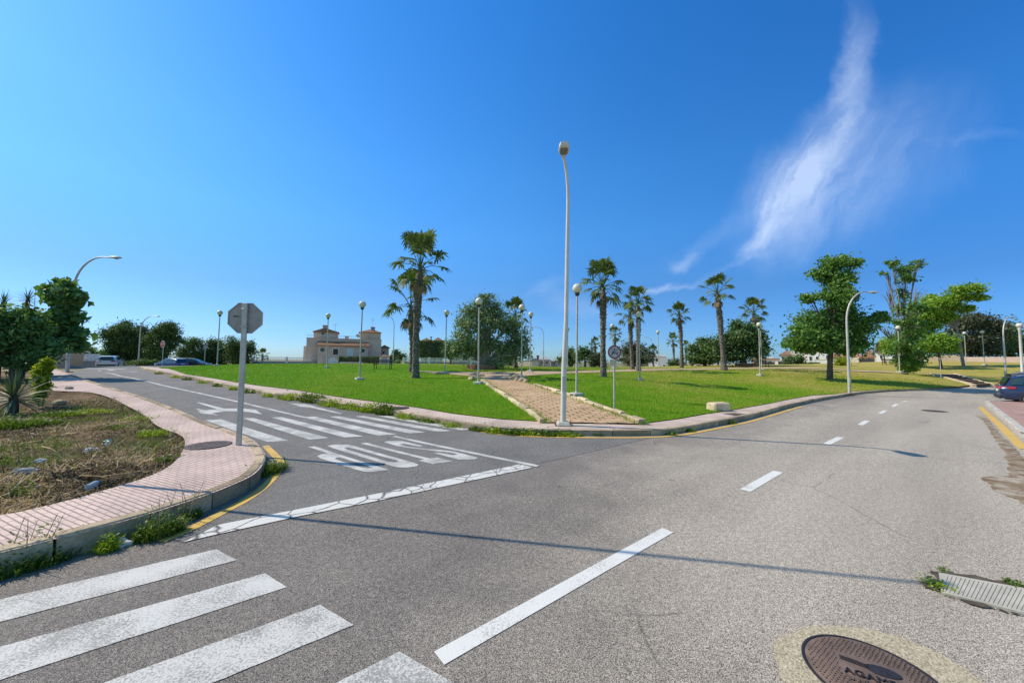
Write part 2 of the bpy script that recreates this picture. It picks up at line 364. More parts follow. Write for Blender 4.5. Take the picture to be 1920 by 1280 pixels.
def m_dirt():
    t=NT('dry_dirt'); c=t.co(); a=t.noise(.5,5,.65,c); b=t.noise(6,5,.75,c); f=t.noise(34,4,.8,c)
    base=t.ramp(t.math('ADD',t.math('MULTIPLY',a,.5),t.math('MULTIPLY',b,.5)),(.36,(.055,.036,.02)),(.5,(.17,.112,.06)),(.64,(.42,.295,.175)))
    base=t.mix(.9,base,t.ramp(f,(.3,(.5,.5,.5)),(.5,(1,1,1)),(.7,(1.5,1.45,1.4))),'MULTIPLY')
    t.color(base); t.bump(t.math('ADD',b,f),1,.05); return t.set(.97,0,.1)
M['dirt']=m_dirt()
M['earth']=plain('dry_earth',(.27,.23,.13),.97,0,.1,.3,.2,.5,5)
# ------------------------------------------------------------------ ground sheets
KL=.19
LS_out=[(0,1036),(80,1016),(151,997),(259,970),(394,926),(449,903),(476,890),(492,873.5),(499,854),(492,841),(472,821),(432,806),(390,793),(341,770),(279,747),(236,734),(184,719),(138,704),(116,695),(100,688)]
LS_in=[(0,967),(82,949),(177,924),(282,893),(325,870),(344,844),(348,824),(338,814),(295,800),(272,778),(236,759),(197,741),(164,734),(120,733),(88,732),(70,716),(78,702),(80,692)]
lo=GL(LS_out,KL); li=GL(LS_in,KL)
lo=[(lo[0][0]-4.2,lo[0][1]-5.8),(lo[0][0]-1.5,lo[0][1]-2.1)]+lo; li=[(li[0][0]-5.5,li[0][1]-4.6),(li[0][0]-2.2,li[0][1]-1.9)]+li
lo=smooth_line(lo,2); li=smooth_line(li,2)
def polar_ground():
    rs=np.concatenate([np.linspace(.5,60,90),np.geomspace(64,3500,40)]); n=144
    v=[];f=[]
    for r in rs:
        for k in range(n): a=2*math.pi*k/n; v.append((r*math.sin(a),r*math.cos(a),0))
    v=np.array(v); v[:,2]=T(v[:,0],v[:,1])-.1
    v=np.vstack([v,[[0,0,-.1]]]); c=len(v)-1
    for i in range(len(rs)-1):
        for k in range(n): f.append((i*n+k,(i+1)*n+k,(i+1)*n+(k+1)%n,i*n+(k+1)%n))
    for k in range(n): f.append((c,k,(k+1)%n))
    f=[q[::-1] for q in f]
    return tag(MB().add(v,f).build('ground',M['earth'],smooth=True),kind='structure')
polar_ground()
mid=[((a[0]+b[0])/2,(a[1]+b[1])/2) for a,b in zip(GL(LS_out,KL),GL(LS_in,KL))]
lsmid=GL([(60,995),(300,925),(400,880),(420,850),(400,815),(330,790),(270,760),(215,740),(160,722),(110,708),(85,697)],KL)
road_poly=[(-18,-10),(34,-10),(60,14),(62,46)]+GL([(1865,719),(1740,727),(1595,735),(1400,778),(1250,800),(1100,802),(860,785),(735,762),(525,730),(350,702),(280,690)])+[(-30,44),(-36,48),(-46,44)]+lsmid[::-1]+[(-7.5,-.5)]
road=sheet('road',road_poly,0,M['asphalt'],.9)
side_poly=GL([(345,1017),(455,990),(565,964),(770,919),(985,874),(1060,858),(1130,842),(1190,828),(1245,815)])+GL([(1150,803),(1000,800),(860,787),(735,764),(525,731),(350,703),(283,690)])+[(-30,43.5),(-36,47.5),(-45.5,43.5)]+lsmid[::-1][:-2]+GL([(290,1000)],0)
side=sheet('side_road',side_poly,.004,M['asphalt2'],.9)
sw=sheet('pavement',lo+li[::-1],KL,M['pave'],.6)
# central block
CB_foot=[(262,689),(272,694),(290,698.5),(350,711),(447,731),(492,740),(525,746),(600,757),(671,768),(735,778),(800,789),(880,804),(940,811.5),(1000,815.5),(1098,817),(1180,817.5),(1246,815.5),(1292,808.5),(1362,795),(1400,787),(1495,760),(1565,746),(1595,740),(1665,734.5),(1740,731),(1800,727),(1865,722.5),(1920,719)]
LAWN_in=[(297,689),(350,702),(445,717),(497,724.5),(546,730),(614,741),(666,748.5),(734,757),(796,766),(846,775),(940,786),(1019,790.5),(1023,792),(1198,796),(1206,794),(1271,785.5),(1327,775.5),(1400,764),(1440,757),(1522,741.5),(1590,734.5),(1665,730.5),(1740,728),(1800,724.5),(1865,720),(1920,717)]
cb=smooth_line(GL(CB_foot),2); lw=GL(LAWN_in,K)
cbx=cb+[(cb[-1][0]+14,cb[-1][1]+2)]; lwx=lw+[(cb[-1][0]+14,cb[-1][1]+2.6)]
park_pave=sheet('park_pavement',cbx+lwx[::-1],K,M['pave2'],.8)
lawn_poly=lwx+[(78,52),(78,78),(0,74),(-22,72),(-30,48),(-27,36)]
lawn=sheet('lawn',lawn_poly,K+.02,M['lawn'],1.3)
# dirt plot on the left corner
def dz(x,y): return .07*np.sin(x*1.3+y*.7)*np.sin(y*1.1-x*.4)+.04*np.sin(3.1*x)*np.sin(2.7*y)+.02*np.sin(7.3*x+2*y)*np.sin(6.1*y-x)-.03
dirt_poly=li+[(-38,24),(-44,4),(-24,-8)]
dirt=sheet('dirt_ground',dirt_poly,KL-.03,M['dirt'],.3,zf=dz)
# kerbs: runs of separate stones
def kerb(name,line,side,w,h,base,mat,parent,stone=1.0,bev=.024,jit=.010):
    P=np.array(subdiv(line,.25,False)); seg=np.hypot(*np.diff(P,axis=0).T); s=np.concatenate([[0],np.cumsum(seg)])
    L=s[-1]; mb=MB(); a=0
    while a<L-.05:
        r=math.hypot(*[np.interp(a,s,P[:,i]) for i in (0,1)]); st=stone if r<30 else stone*2
        b=min(L,a+st*(1 if st<.7 else random.uniform(.93,1.07))); k=max(2,int((b-a)/.25)+1); ss=np.linspace(a+.010,b-.010,k)
        x=np.interp(ss,s,P[:,0]); y=np.interp(ss,s,P[:,1]); x2=np.interp(ss+.05,s,P[:,0]);y2=np.interp(ss+.05,s,P[:,1]); x1=np.interp(ss-.05,s,P[:,0]);y1=np.interp(ss-.05,s,P[:,1])
        tx,ty=x2-x1,y2-y1; n=np.hypot(tx,ty)+1e-9; nx,ny=-ty/n*side,tx/n*side
        dh=random.uniform(-jit,jit); do=random.uniform(-jit,jit); v=[]
        for i in range(k):
            z=T(float(x[i]),float(y[i]))+base
            for o_,zz in ((do,-.06),(do,h-bev+dh),(bev+do,h+dh),(w-.004,h+dh),(w-.004,-.06)):
                v.append((x[i]+nx[i]*o_,y[i]+ny[i]*o_,z+zz))
        f=[(i*5+j,i*5+j+1,(i+1)*5+j+1,(i+1)*5+j) for i in range(k-1) for j in range(4)]+[(0,1,2,3,4),tuple((k-1)*5+j for j in (4,3,2,1,0))]
        if side>0: f=[q[::-1] for q in f]
        mb.add(v,f,random.random()); a=b
    return mb.build(name,mat,parent)
kerb('kerb',lo,1,.14,KL+.012,0,M['kerb'],sw,.62)
kerb('kerb',cbx,1,.15,K+.012,0,M['kerb'],park_pave,1.0)
# right pavement
RO=GL([(1846,757),(1853,764),(1868,777),(1895,801),(1920,826)],.0); RO=[(RO[0][0]+9,RO[0][1]+2.5),(RO[0][0]+.5,RO[0][1]+.3)]+RO+[(RO[-1][0]+1.2,RO[-1][1]-2.6),(RO[-1][0]+2.2,-4)]
RO=smooth_line(RO,1)
rpoly=RO+[(40,-4),(40,RO[0][1])]
rp=sheet('right_pavement',rpoly,K,M['pave3'],.8)
kerb('kerb',RO,1,.15,K+.012,0,M['concrete'],rp,.9)
# brick path up through the lawn
PL=GL([(1023,793),(1000,776),(960,750),(930,731),(906,714),(896,706)],K); PRt=GL([(1200,796),(1160,780),(1117,763),(1052,741),(1000,722),(962,708)],K)
path=sheet('brick_path',PL+PRt[::-1],K+.035,M['path'],.5,zf=lambda x,y:.012*np.sin(5*x)*np.sin(4*y))
kerb('edging_stone',PL[:5],1,.16,.12,K,M['kerb_pale'],path,.8,.03,.02)
kerb('edging_stone',PRt[:5],-1,.18,.12,K,M['kerb_pale'],path,.6,.03,.035)
band=GL([(772,695.5),(800,699),(860,704),(897,707),(906,714),(962,708),(1000,704.5),(1060,701),(1150,697.5),(1250,694.5),(1350,692.5),(1480,691.5),(1560,693),(1600,697),(1690,700),(1755,702.5),(1790,703),(1787,700.5),(1690,698.5),(1600,694.5),(1500,689),(1350,690),(1200,692),(1060,696.5),(960,698),(860,698)],K)
sheet('sandy_path',band,K+.045,M['sand'],1.2)
# ------------------------------------------------------------------ road markings (parts of the road)
def mark(name,px,mat,parent=road,off=.0045,scale=None,step=.5):
    if scale: px=[(scale[1]+a*scale[0],scale[2]+b*scale[0]) for a,b in px]
    L=GL(px)
    if step<.4: L=[(x+random.uniform(-.0025,.0025),y+random.uniform(-.0025,.0025)) for x,y in subdiv(L,.03)]
    return sheet(name,L,off,mat,max(step,.3),parent)
def strip(name,px,w,mat,parent=road,off=.0045,plan=False,smooth=0):
    L=px if plan else GL(px)
    if smooth: L=smooth_line(L,smooth)
    L=subdiv(L,.5,False)
    return sheet(name,ofs(L,w/2)+ofs(L,-w/2)[::-1],off,mat,.6,parent)
for q in ([(405,1030),(445,1050),(0,1166),(-160,1207),(-160,1161),(0,1124)],[(497,1075),(538,1101),(0,1275),(-200,1340),(-200,1264),(0,1213)],
          [(600,1134),(663,1172),(400,1280),(100,1403),(-60,1370),(196,1280)],[(748,1222),(850,1280),(500,1478),(330,1420),(632,1280)]):
    mark('crossing_stripe',q,M['white'],road,step=.3)
strip('centre_dash',[(823,1234),(1252,994)],.125,M['white_dash'])
for a,b in [((1397,919.5),(1459,884)),((1550,832.5),(1577,819.3)),((1613,796.5),(1626,788.5)),((1650,775),(1660,769.5)),((1674,762),(1682,757)),((1692,753),(1708,750)),((1731,745),(1751,743)),((1785,738.7),(1807,737))]:
    strip('centre_dash',[a,b],.135,M['white_dash'])
mark('stop_line',[(345,1017),(407,985),(690,929.5),(974,871),(1000,876.5),(700,941),(565,967.5),(400,1004)],M['stopline'],side,.0085)
Z7=(.375,340,720)
for q in ([(115,180),(200,177),(535,283),(430,290)],[(310,172),(360,170),(740,270),(640,278)],[(450,167),(505,166),(910,262),(815,267)],[(605,165),(665,163),(1075,252),(985,258)],[(740,163),(790,161),(1220,242),(1140,247)],[(870,162),(915,160),(1350,234),(1280,238)],[(985,160),(1030,159),(1450,227),(1400,231)]):
    mark('crossing_stripe',q,M['white'],side,.0085,Z7)
strip('centre_line',[(739,818),(1009,874.3)],.11,M['white'],side,.0085)
strip('centre_line',[(185,694),(225,705),(305,722.5),(445,753),(575,783.5)],.11,M['white'],side,.0085)
Z=(.1875,560,800)
def letter(name,polys):
    me=[mark('letter',p,M['white'],side,.0085,Z) for p in polys]
    if len(me)>1:
        mb=MB()
        for o in me:
            mb.add([v.co[:] for v in o.data.vertices],[tuple(p.vertices) for p in o.data.polygons]); d=o.data; bpy.data.objects.remove(o); bpy.data.meshes.remove(d)
        o=mb.build('letter',M['white'],side,True)
    else: o=me[0]
    o['label']='painted white road letter '+name
letter('P',[[(95,203),(162,197),(905,433),(835,440)],[(300,268.6),(215,280),(185,297),(215,318),(400,376),(570,430),(650,450),(740,455),(834,441),(748,413),(690,418),(620,408),(400,340),(360,322),(375,313),(415,306)]])
letter('O',[[(285,192),(340,215),(930,395),(990,408),(1080,410),(960,358),(890,350),(480,228),(455,215)],[(1080,410),(1180,398),(1200,380),(1150,360),(540,190),(480,178),(350,180),(285,192),(455,215),(500,210),(560,222),(980,340),(1005,352),(960,358)]])
letter('T',[[(620,168),(680,162),(1315,320),(1385,310),(1540,347),(1340,376),(1195,340),(1255,328)]])
letter('S',[[(855,155),(900,143),(1020,140),(1240,192),(1220,200),(1170,195),(1060,172),(1010,175),(1040,188),(1120,205),(1480,240),(1560,250),(1790,310),(1770,325),(1690,333),(1600,330),(1350,265),(1400,258),(1540,287),(1590,283),(1560,268),(1450,255),(1060,210),(980,195)]])
mark('turn_arrow',[(75,93),(92,92),(215,123),(300,122),(370,128),(405,152),(320,138),(215,137),(150,147),(190,158),(95,146),(75,122),(120,131),(178,126)],M['white'],side,.0085,Z7)
mark('lane_arrow',[(535,95),(600,99),(640,104),(668,113),(805,147),(796,151),(640,117),(600,115)],M['white'],side,.0085,Z7)
for a,b in (((160,690.3),(235,692.5)),((205,693.5),(255,697))): strip('give_way_dash',[a,b],.35,M['white'],side,.0085)
yl=smooth_line(GL([(300,1016),(342,1000),(394,973),(475,931),(514,896),(530,869),(514,852),(498,836)]),2)
strip('yellow_line',yl,.12,M['yellow'],side,.0085,True)
strip('yellow_line',ofs(smooth_line(GL([(905,806.5),(940,812),(1000,816),(1098,817.5),(1180,818),(1246,816),(1292,809.5),(1362,796),(1400,788),(1495,761)]),2),-.17),.11,M['yellow'],road,.0095,True)
yr=GL([(1838,763),(1850,775),(1878,800),(1920,842)]); yr.append((yr[-1][0]+.9,yr[-1][1]-1.6)); strip('yellow_line',yr,.16,M['yellow'],road,.0085,True)
def m_wet():
    t=NT('damp_stain'); c=t.co(); f=t.noise(3.2,6,.72,c); g=t.noise(90,2,.8,c)
    base=t.ramp(f,(.36,(.15,.10,.056)),(.50,(.25,.18,.11)),(.60,(.37,.32,.25))); base=t.mix(1.0,base,t.ramp(g,(.3,(.5,.5,.5)),(.5,(1,1,1)),(.7,(1.6,1.6,1.5))),'MULTIPLY'); t.color(base); t.bump(g,.4,.005); return t.set(.8,0,.2)
M['wet']=m_wet()
def blob(name,pts,mat,parent,off,it=2):
    L=GL(pts); L=smooth_line(L+[L[0]],it)[:-1]; o=[]
    for i,(x,y) in enumerate(subdiv(L,.08)): o.append((x+random.uniform(-.03,.03),y+random.uniform(-.03,.03)))
    return sheet(name,o,off,mat,.4,parent)
Z8=lambda L:[(1400+a*.4689,680+b*.4689) for a,b in L]
blob('damp_stain',Z8([(905,212),(950,214),(985,245),(1010,285),(1060,330),(1109,385),(1130,470),(1130,585),(1085,550),(1040,530),(985,515),(965,480),(925,465),(960,455),(1060,450),(1040,400),(1030,350),(990,310),(970,260),(940,225)]),M['wet'],road,.006,1)
# ------------------------------------------------------------------ lamps and signs
M['galv']=plain('galvanised_steel',(.50,.475,.43),.5,.35,.5,.15,6)
M['galv_warm']=plain('weathered_galvanised_steel',(.47,.44,.38),.6,.2,.4,.18,5)
M['white_metal']=plain('white_painted_steel',(.62,.59,.52),.45,0,.5,.08,4)
M['dark_metal']=plain('dark_metal',(.05,.05,.05),.5,.3,.4)
M['lens']=plain('lamp_lens',(.16,.15,.13),.2,0,.6,.3,8)
M['globe']=plain('aged_globe',(.62,.59,.45),.35,0,.5,.16,5)
M['bolt']=plain('rusty_bolt',(.22,.15,.09),.8,.3,.3,.3,20)
def lampglobe(px,py,H,label,group='globe lamp posts in the park',foot=True,d=None,proto=None):
    if d is None: x,y=G(px,py,K+.02)
    else: p=PD(px,py,d); x,y=p[0],p[1]
    z=T(x,y)+K+.02
    if proto is None:
        r=thing('globe_lamp_post',label,'lamp post',(x,y,z),0,group)
        MB().box((0,0,.05),(.42,.42,.16),bev=.03).build('foot',M['concrete'],r)
        MB().lathe([(.07,.1),(.07,.16),(.047,.18),(.043,1.2),(.036,3.9),(.032,4.02)],12).build('pole',M['galv_warm'],r,40)
        MB().lathe([(.03,4.0),(.07,4.02),(.095,4.07),(.1,4.13),(.06,4.135)],14).build('collar',M['dark_metal'],r,40)
        MB().sphere((0,0,4.315),.195,20,14).build('globe',M['globe'],r,True)
    else:
        r=copy_tree(proto); r.location=(x,y,z); tag(r,label)
    r.scale=(1,1,1); s=H/4.51; r.scale=(s,s,s); r.rotation_euler=(R(random.uniform(-.6,.6)),R(random.uniform(-.6,.6)),random.random()*6); 
    return r
LABG=[(1081,742,None,4.5,'tall globe lamp post right of the brick path, nearest the kerb'),
(897,720,None,4.5,'globe lamp post at the top left corner of the brick path'),
(674,712,None,4.5,'globe lamp post in the bright lawn in front of the right villa tower'),
(1200,713,None,4.5,'globe lamp post on the lawn in front of the close pair of palms'),
(407,686.5,29.7,4.5,'globe lamp post at the far left edge of the lawn, left of the octagonal sign'),
(613,690,30.3,4.5,'globe lamp post before the twin villa, by the white round-topped gate'),
(834,700,26,4.5,'globe lamp post on the sandy path between the tallest palm and the big round tree'),
(978,709,None,4.5,'globe lamp post at the top right path end, left of two close together'),
(994,705,27.5,4.5,'dark-poled globe lamp post at the top right path end, right of two'),
(1064,692,42,4.6,'distant globe lamp post just right of the tall white street lamp pole'),
(1149,690,37,4.6,'distant globe lamp post rising behind the round red-rimmed sign'),
(1235,688.5,46,4.6,'distant globe lamp post in front of the white house'),
(1278,688,50,4.5,'distant globe lamp post against the trunk of the palm near the white house'),
(1425,704,None,4.5,'globe lamp post right of the big dark tree, nearer of two'),
(1428.5,694,37,4.5,'globe lamp post right of the big dark tree, farther of two'),
(1687,698,35.5,4.5,'slim globe lamp post beside the yellow-green bush under the sparse tree'),
(1811.5,680,50,4.3,'pale globe lamp post right of the leaning tree trunk, against the dark trees'),
(1846,684,46.5,4.4,'pale globe lamp post standing alone in the dry grass at the far right')]
pg=None
for px,py,d,H,lb in LABG:
    r=lampglobe(px,py,H,lb,d=d,proto=pg); pg=pg or r
# curved-arm street lamps: one built, the rest copied and scaled
def arm_lamp(label,loc,rz,H,proto=None,group='curved-arm street lamps along the roads',mat='galv'):
    if proto is None:
        r=thing('street_lamp',label,'street lamp',loc,rz,group)
        MB().box((0,0,.02),(.4,.4,.05),bev=.015).build('base_plate',M['bolt'],r)
        pts=[(0,0,.03),(0,0,1.2),(0,0,3),(0,0,5.4)]; rad=[.10,.095,.082,.068]
        for k in range(1,11):
            a=R(9*k); pts.append((1.75*(1-math.cos(a)),0,5.4+2.3*math.sin(a))); rad.append(.066-.002*k)
        pts.append((2.05,0,7.68)); rad.append(.04)
        MB().tube(pts,rad,12).build('pole',M[mat],r,50)
        h=MB(); prof=[(2.0,.055,.05),(2.12,.09,.065),(2.3,.15,.085),(2.55,.17,.09),(2.75,.13,.075),(2.85,.05,.03)]
        v=[];n=12
        for x,w_,hh in prof:
            for k in range(n): t=2*math.pi*k/n; v.append((x,w_*math.cos(t),7.68+hh*(max(math.sin(t),-.45))))
        f=[(i*n+k,(i+1)*n+k,(i+1)*n+(k+1)%n,i*n+(k+1)%n) for i in range(5) for k in range(n)]+[tuple(range(n)),tuple(range(5*n+n-1,5*n-1,-1))]
        hd=h.add(v,f).build('lamp_head',M['white_metal'] if mat!='galv' else M['galv'],r,60)
        MB().sphere((2.52,0,7.65),.13,12,8,.55).build('lens',M['lens'],hd,True)
        MB().box((0,-.1,1.0),(.11,.02,.34),bev=.006).build('access_door',M['galv_warm'],r)
    else:
        r=copy_tree(proto); r.location=loc; r.rotation_euler=(0,0,rz); tag(r,label)
    s=H/7.75; r.scale=(s,s,s); return r
def at(px,py,d=None,off=0):
    if d is None: x,y=G(px,py,off)
    else: p=PD(px,py,d); x,y=p[0],p[1]
    return (x,y,T(x,y)+off)
a0=arm_lamp('tall grey curved-arm street lamp on the left pavement, rising through the fig tree',at(126,698,25,K),R(4),8.0)
arm_lamp('grey curved-arm street lamp in front of the left pine group',at(259,687,55,0),R(0),7.6,a0)
arm_lamp('small far curved-arm street lamp in front of the second pine group',at(411,684,82,.1),R(5),6.4,a0)
arm_lamp('off-white curved-arm street lamp on the kerb in front of the big tree',at(1593,738,None,K),R(8),None or 6.55,None,mat='galv_warm')
arm_lamp('curved-arm street lamp behind the dark blue car',at(1886,705,34,K),R(20),6.1,a0)
# slim far lamps with a short bent arm
def bent_lamp(label,loc,rz,H,proto=None):
    if proto is None:
        r=thing('street_lamp',label,'street lamp',loc,rz,'far slim street lamps')
        pts=[(0,0,0),(0,0,6.3),(.05,0,6.9),(.28,0,7.4),(.7,0,7.75),(1.3,0,7.9)]
        MB().tube(pts,[.085,.06,.055,.05,.042,.035],8).build('pole',M['galv'],r,50)
        MB().box((1.65,0,7.93),(.75,.26,.13),taper=.7,bev=.03).build('lamp_head',M['galv'],r)
    else:
        r=copy_tree(proto); r.location=loc; r.rotation_euler=(0,0,rz); tag(r,label)
    s=H/8; r.scale=(s,s,s); return r
b0=bent_lamp('slim far street lamp bent to the left, right of the twin villa',at(737,686,58,0),R(178),7.8)
bent_lamp('slim far street lamp bent to the left, right of the big round tree',at(1019,690,62,0),R(176),7.0,b0)
bent_lamp('slim far street lamp bent to the left, left of the white house',at(1223,687.5,85,0),R(180),7.2,b0)
# the tall pale lamp at the corner of the block
lx,ly,lz=at(1056,797,None,K)
r=thing('street_lamp','tall pale street lamp at the kerb corner by the brick path','street lamp',(lx,ly,lz))
MB().box((0,0,.05),(.36,.36,.1),taper=.8,bev=.02).build('base_block',M['concrete'],r)
for sx in (-1,1):
    for sy in (-1,1): MB().lathe([(.022,0),(.022,.035),(.012,.04),(.012,.09)],8,(sx*.2,sy*.13,.0)).build('anchor_bolt',M['bolt'],r)
topd=8.45
def back(px,py,d): p=PD(px,py,d); return (p[0]-lx,p[1]-ly,p[2]-lz)
pts=[(0,0,.08),(.02,0,1.5)]+[back(1061.5,600,ly-.0),back(1064,440,ly),back(1065,385,ly-.02),back(1064.8,355,ly-.05),back(1063,330,ly-.10),back(1060,308,ly-.18),back(1056.5,292,ly-.28)]
MB().tube(pts,[.072,.066,.054,.047,.043,.04,.037,.035,.034],14).build('pole',M['white_metal'],r,50)
MB().box((.012,-.083,1.05),(.1,.016,.4),bev=.006).build('access_door',M['galv'],r)
hx,hy,hz=back(1051,271,ly-1.08)
bx,by,bz=pts[-1]; dv=Vector((hx-bx,hy-by,hz-bz)); 
ax=Vector((-.09,-1,.02)).normalized(); si=ax.cross(Vector((0,0,1))).normalized(); up=si.cross(ax)
def loft(name,prof,mat,par):
    v=[];n=16
    for t,w_,hu,hd in prof:
        c=Vector(pts[-1])+ax*t
        for k in range(n):
            a=2*math.pi*k/n; ca,sa=math.cos(a),math.sin(a); ca=math.copysign(abs(ca)**.6,ca); sa=math.copysign(abs(sa)**.6,sa)
            v.append(c+si*(w_*ca)+up*((hu if sa>0 else hd)*sa))
    m=len(prof); f=[(i*n+k,i*n+(k+1)%n,(i+1)*n+(k+1)%n,(i+1)*n+k) for i in range(m-1) for k in range(n)]+[tuple(range(n-1,-1,-1)),tuple(range((m-1)*n,m*n))]
    return MB().add([tuple(q) for q in v],f).build(name,mat,par,50)
hd=loft('lamp_head',[(-.04,.035,.035,.035),(.04,.06,.06,.045),(.12,.115,.08,.05),(.22,.13,.10,.055),(.36,.125,.105,.055),(.45,.11,.09,.05),(.49,.09,.07,.04)],M['white_metal'],r)
lens=loft('lens',[(.12,.09,-.045,.062),(.18,.105,-.045,.085),(.36,.102,-.045,.085),(.42,.08,-.045,.062)],M['lens'],hd)
# lamp standing just outside the frame on the left: its long thin shadow crosses the road
ox_,oy_=-8.4,5.35
r=thing('street_lamp','slim tall lamp post at the left end of the weedy plot','street lamp',(ox_,oy_,T(ox_,oy_)+KL),R(191)); 
MB().tube([(0,0,-.05),(0,0,2),(0,0,8.0),(0,0,11.2),(0,0,12.0)],[.034,.032,.027,.021,.019],10).build('pole',M['galv'],r,50); MB().box((0,0,12.08),(.10,.10,.16),taper=.7,bev=.02).build('lamp_head',M['galv'],r)
# octagonal stop sign seen from behind
sx_,sy_,sz_=at(447.5,834,None,KL)
r=thing('stop_sign','grey back of an octagonal traffic sign on a square steel post at the pavement corner','traffic sign',(sx_,sy_,sz_),R(13))
M['sign_back']=plain('sign_back_aluminium',(.36,.325,.30),.55,.3,.4,.14,9)
M['sign_red']=plain('sign_red',(.5,.03,.03),.5,0,.4,.1); M['sign_white']=plain('sign_white',(.75,.74,.71),.5,0,.4,.1)
H_=PD(461,566,sy_)[2]-sz_
hh=H_-.015; MB().box((0,0,hh/2-.1),(.082,.05,hh+.2),bev=.006).build('post',M['galv'],r)
oc=lambda rr:[(rr*math.cos(R(22.5+45*k)),rr*math.sin(R(22.5+45*k))) for k in range(8)]
cz=H_-.29; xf=Matrix.Translation((0,.042,cz))@Matrix.Rotation(R(90),4,'X')
pl=MB().prism(oc(.300),-.012,.006,xf).build('sign_plate',M['sign_back'],r)
rim=MB(); o1,o2=oc(.306),oc(.294)
for k in range(8):
    a,b,c,d=o1[k],o1[(k+1)%8],o2[(k+1)%8],o2[k]; rim.prism([a,b,c,d],.0065,.022,xf)
rim.build('rim',M['galv'],pl)
MB().prism(oc(.294),-.0165,-.0125,xf).build('red_face',M['sign_red'],pl)
for zz in (cz+.16,cz-.16): MB().box((0,-.004,zz),(.1,.075,.035),bev=.005).build('clamp',M['galv'],r)
smear=MB().prism([(-.21,.03),(-.17,.045),(-.11,.035),(-.09,.02),(-.15,.022),(-.19,.015)],.0065,.0075,xf).build('scuff_mark',M['dark_metal'],pl)
def text_part(body,size,mat,parent,M4,name='lettering',ext=.002):
    cu=bpy.data.curves.new('lettering','FONT'); cu.body=body; cu.size=size; cu.align_x='CENTER'; cu.align_y='CENTER'; cu.extrude=ext
    to=bpy.data.objects.new('lettering_source',cu); COL.objects.link(to); dg=bpy.context.evaluated_depsgraph_get()
    me=bpy.data.meshes.new_from_object(to.evaluated_get(dg)); bpy.data.objects.remove(to); me.transform(M4); me.materials.clear(); me.materials.append(mat); me.name=name
    return link(name,me,parent)
text_part('STOP',.22,M['sign_white'],pl,Matrix.Translation((0,.0595,cz))@Matrix.Rotation(R(180),4,'Z')@Matrix.Rotation(R(90),4,'X'))
# round red-rimmed prohibition sign on the lawn
nx,ny,nz=at(1152,768,None,K)
r=thing('prohibition_sign','round red-rimmed no-dogs sign with a cream plate below, on a post in the lawn','traffic sign',(nx,ny,nz),R(6))
D_=lambda px,py: PD(px,py,ny)[2]-nz
s_=ny/F; top=D_(1153,648); M['sign_red_old']=plain('faded_red',(.24,.075,.075),.6,0,.3,.3,30); M['sign_white_old']=plain('faded_white',(.46,.44,.45),.6,0,.3,.14,14); M['cream']=plain('cream_plate',(.52,.48,.34),.7,0,.3,.12,14); M['sign_black']=plain('sign_black',(.09,.1,.105),.6)
MB().tube([(0,0,-.05),(0,0,top-.02)],.03,12).build('post',M['galv_warm'],r,40)
rr=13.0*s_; cz=D_(1153,660); xf=Matrix.Translation((0,-.036,cz))@Matrix.Rotation(R(90),4,'X')
ci=lambda q,n=32,x0=0,y0=0:[(x0+q*math.cos(2*math.pi*k/n),y0+q*math.sin(2*math.pi*k/n)) for k in range(n)]
pl=MB().prism(ci(rr),-.004,.006,xf).build('sign_disc',M['sign_red_old'],r)
MB().prism(ci(rr*.77),.0062,.009,xf).build('white_face',M['sign_white_old'],pl)
xb=MB()
for a,zz in ((45,.0092),(-45,.0122)):
    ca,sa=math.cos(R(a)),math.sin(R(a)); L=rr*.76;w_=rr*.045
    xb.prism([(ca*L-sa*w_,sa*L+ca*w_),(-ca*L-sa*w_,-sa*L+ca*w_),(-ca*L+sa*w_,-sa*L-ca*w_),(ca*L+sa*w_,sa*L-ca*w_)],zz,zz+.0025,xf)
xb.build('cross_bars',M['sign_black'],pl)
dg_=MB(); q=rr
dg_.prism([(q*(.02+x),q*(y-.02)) for x,y in [(-.48,-.30),(-.44,-.05),(-.5,.05),(-.42,.12),(-.30,.04),(-.05,.05),(.0,.0),(.03,-.3),(-.04,-.3),(-.07,-.1),(-.3,-.1),(-.34,-.3)]],.0155,.018,xf)
dg_.prism([(q*x,q*y) for x,y in [(.2,-.28),(.5,-.25),(.52,-.05),(.42,.02),(.35,-.1),(.24,-.16)]],.0155,.018,xf)
dg_.prism([(q*x,q*y) for x,y in [(-.08,.25),(.04,.2),(.08,.48),(-.02,.6),(-.1,.5)]],.0155,.018,xf)
dg_.build('black_pictogram',M['sign_black'],pl)
MB().box((-.06,-.036,D_(1150,679.5)),(11.5*s_,.012,11.5*s_),bev=.004).build('cream_plate',M['cream'],r)
# far no-entry style sign on the left, and small far posts
x,y,z=at(304,688,42,0)
r=thing('traffic_sign','far round red stop sign on a thin post by the left pine group','traffic sign',(x,y,z),R(-20))
s2=42/F; MB().tube([(0,0,0),(0,0,46*s2)],.04,8).build('post',M['galv'],r)
xf=Matrix.Translation((0,-.06,41*s2))@Matrix.Rotation(R(90),4,'X')
pl=MB().prism(oc(6.8*s2),-.01,.01,xf).build('sign_plate',M['sign_white'],r); pl2=MB().prism(oc(6.0*s2),.0105,.014,xf).build('red_face',M['sign_red'],pl)
text_part('STOP',.24,M['sign_white'],pl,Matrix.Translation((0,-.078,41*s2))@Matrix.Rotation(R(90),4,'X'))
x,y,z=at(383,685,48,0)
r=thing('traffic_sign','far grey sign back on a thin post in front of the second pine group','traffic sign',(x,y,z),R(10)); s2=48/F
MB().tube([(0,0,0),(0,0,38*s2)],.04,8).build('post',M['galv'],r); MB().prism(ci(3.6*s2,16),-.01,.01,Matrix.Translation((0,.05,35*s2))@Matrix.Rotation(R(90),4,'X')).build('sign_plate',M['sign_back'],r)
